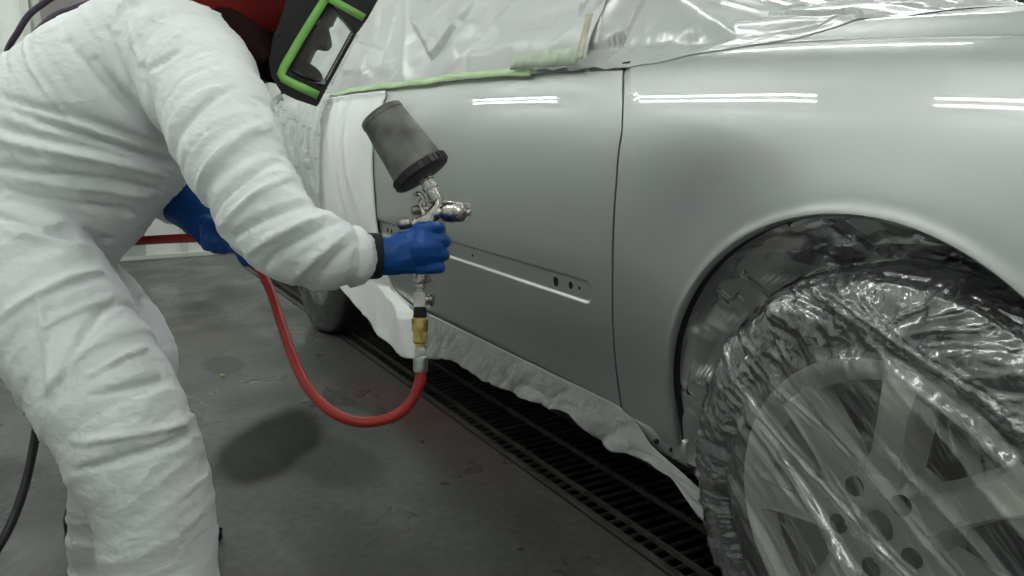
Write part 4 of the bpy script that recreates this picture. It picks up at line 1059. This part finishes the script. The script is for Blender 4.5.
# knobs
def knob(x0, y0, x1, y1, r, m=M_chrome_d, name='control_knob', dd=0.0):
    a, b = G_(x0, y0, dd), G_(x1, y1, dd); L_ = float(np.linalg.norm(b - a)); mb = MB()
    mb.lathe(a, b, [(0, r * .55), (L_ * .12, r * .9), (L_ * .2, r), (L_ * .55, r), (L_ * .6, r * .6), (L_ * .72, r * .6), (L_ * .75, r * .8), (L_, r * .8)], n=18)
    return mb.build(name, m, gun, angle=30)
knob(411, 211, 428, 208.5, .0078); knob(397.5, 225, 420, 221, .0085); knob(428, 200, 446, 203.5, .0055)
# trigger and small lever ahead of the grip
MB().tube([G_(441, 216), G_(442.5, 224), G_(444, 234), G_(441, 246)], .0038, n=8, sub=4).build('trigger', M_chrome, gun)
# air inlet, regulator valve
MB().lathe(G_(420, 276), G_(420, 292), [(0, .0075), (.010, .0075), (.011, .0088), (.018, .0088), (.019, .006), (.0245, .006)], n=8).build('inlet_fitting', M_chrome, gun, angle=30)
MB().tube([G_(425, 276), G_(427, 279), G_(429, 283)], .003, n=8, sub=4).tube([G_(430, 275), G_(433, 282)], .0026, n=8, sub=3).build('lever_pin', M_chrome_d, gun)
v = MB(); v.box(G_(420, 299.5), (.0175, .017, .0225), np.stack([CR, CF, CU], 1), bev=.002); v.cyl(G_(424, 299.5), G_(428.5, 299.5), .0065, n=12)
v.build('air_valve', M_white_valve, gun, smooth=False)
knob(434.5, 299.5, 426.5, 299.5, .0105)

# ------------------------------------------------------------------ hoses
hs = empty('air_hose', G_(420, 371), 'red air hose looping from the spray gun to the gloved left hand', 'hose')
path = [G_(420.5, 368), G_(420, 380), G_(414, 397), G_(401, 412), G_(381, 420.5), G_(356, 421.5), G_(331, 411), G_(309, 389, .02), G_(293, 357, .05), G_(281, 322, .09), G_(271, 292, .13), G_(257, 264, .17), G_(240, 246, .20), G_(218, 238, .22), G_(196, 238, .235), G_(160, 239.5, .24), G_(120, 242.5, .25), G_(75, 250, .28), G_(30, 275, .34), G_(-30, 340, .40), G_(-80, 440, .42), G_(-120, 540, .40), np.array([-1.32, -1.30, .03]), np.array([-1.25, -1.40, .012]), np.array([-1.05, -1.44, .012]), np.array([-.95, -1.485, .25]), np.array([-.95, -1.49, .6])]
MB().tube(path, .0084, n=16, sub=8).build('hose', M_hose, hs)
MB().lathe(G_(420, 307), G_(420, 318), [(0, .0085), (.002, .0095), (.014, .0105), (.0168, .0105)], n=20).build('coupler_nipple', M_seam, hs, angle=30)
MB().lathe(G_(420, 317.5), G_(420, 331.5), [(0, .0115), (.0012, .0130), (.010, .0130), (.0105, .0122), (.018, .0128), (.0215, .0122)], n=28).build('quick_coupler', M_brass, hs, angle=30)
MB().lathe(G_(420, 331), G_(420, 347), [(0, .0110), (.002, .0118), (.017, .0118), (.0195, .0085), (.0245, .0085)], n=6).build('brass_hex', M_brass, hs, angle=20)
MB().lathe(G_(420, 346), G_(420, 357), [(0, .0075), (.004, .0085), (.006, .0095), (.015, .0095)], n=6).build('steel_hex', M_steel, hs, angle=20)
MB().lathe(G_(420.5, 356), G_(420.5, 372), [(0, .0095), (.002, .0112), (.022, .0115), (.0245, .0105)], n=20).build('hose_ferrule', M_steel, hs, angle=30)

# painter's breathing line and the floor hose at the far left
tag(MB().tube([P(-10, 200, 1.50), P(-12, 120, 1.56), P(6, 55, 1.54), P(18, 32, 1.51), P(30, 14, 1.5), P(50, -1, 1.49), P(95, -32, 1.47), P(165, -68, 1.42), P(225, -72, 1.37), P(250, -50, 1.33)], .0062, n=10).build('breathing_hose', M_phose), 'thin dark violet hose arching free above the painter back', 'hose')
tag(MB().tube([P(10, 190, 1.50), P(4, 110, 1.56), P(26, 52, 1.53), P(50, 20, 1.46), P(74, 9, 1.43), P(106, -2, 1.40), P(150, -20, 1.37), P(190, -38, 1.35), P(215, -30, 1.33)], .0085, n=10).build('breathing_hose', M_phose), 'thicker dark hose lying along the painter back', 'hose')
tag(MB().tube([P(30, 300, 1.50), P(38, 370, 1.46), P(38, 410, 1.42), P(33, 450, 1.38), P(22, 495, 1.34), P(8, 530, 1.30), P(-12, 562, 1.28), P(-40, 592, 1.27), np.array([-.80, -1.20, .012]), np.array([-.62, -1.38, .012]), np.array([-.55, -1.47, .10]), np.array([-.55, -1.49, .5])], .0078, n=12).build('supply_hose', M_bhose), 'black hose hanging behind the painter legs', 'hose')
# small scrap on the floor beside the foot
q_ = floor_at(225, 1.9); 
sc_ = P(217, 536, 1.40)
def fl_px(px_, py_):
    r_ = CF + CR * (px_ - 512) / FPX + CU * (288 - py_) / FPX; return CAM + r_ * (-CAM[2] / r_[2])
p1 = fl_px(219, 540); tag(MB().ellipsoid(p1 + [0, 0, .009], (.012, .008, .009), n=10, m=8).tube([p1 + [0, 0, .012], p1 + [.004, .004, .024], p1 + [.01, .002, .028]], .004, n=8, sub=4).build('hose_clip', M_seam), 'small black clip lying on the floor by the painter leg', 'clip')
p2 = fl_px(222, 376); tag(MB().ellipsoid(p2 + [0, 0, .004], (.014, .006, .004), n=9, m=6).box(p2 + [.012, .004, .004], (.012, .008, .005), bev=.001).build('paper_scrap', mat('tan_scrap', (.45, .36, .2), .7)), 'tiny tan paper scrap on the wet floor', 'scrap')
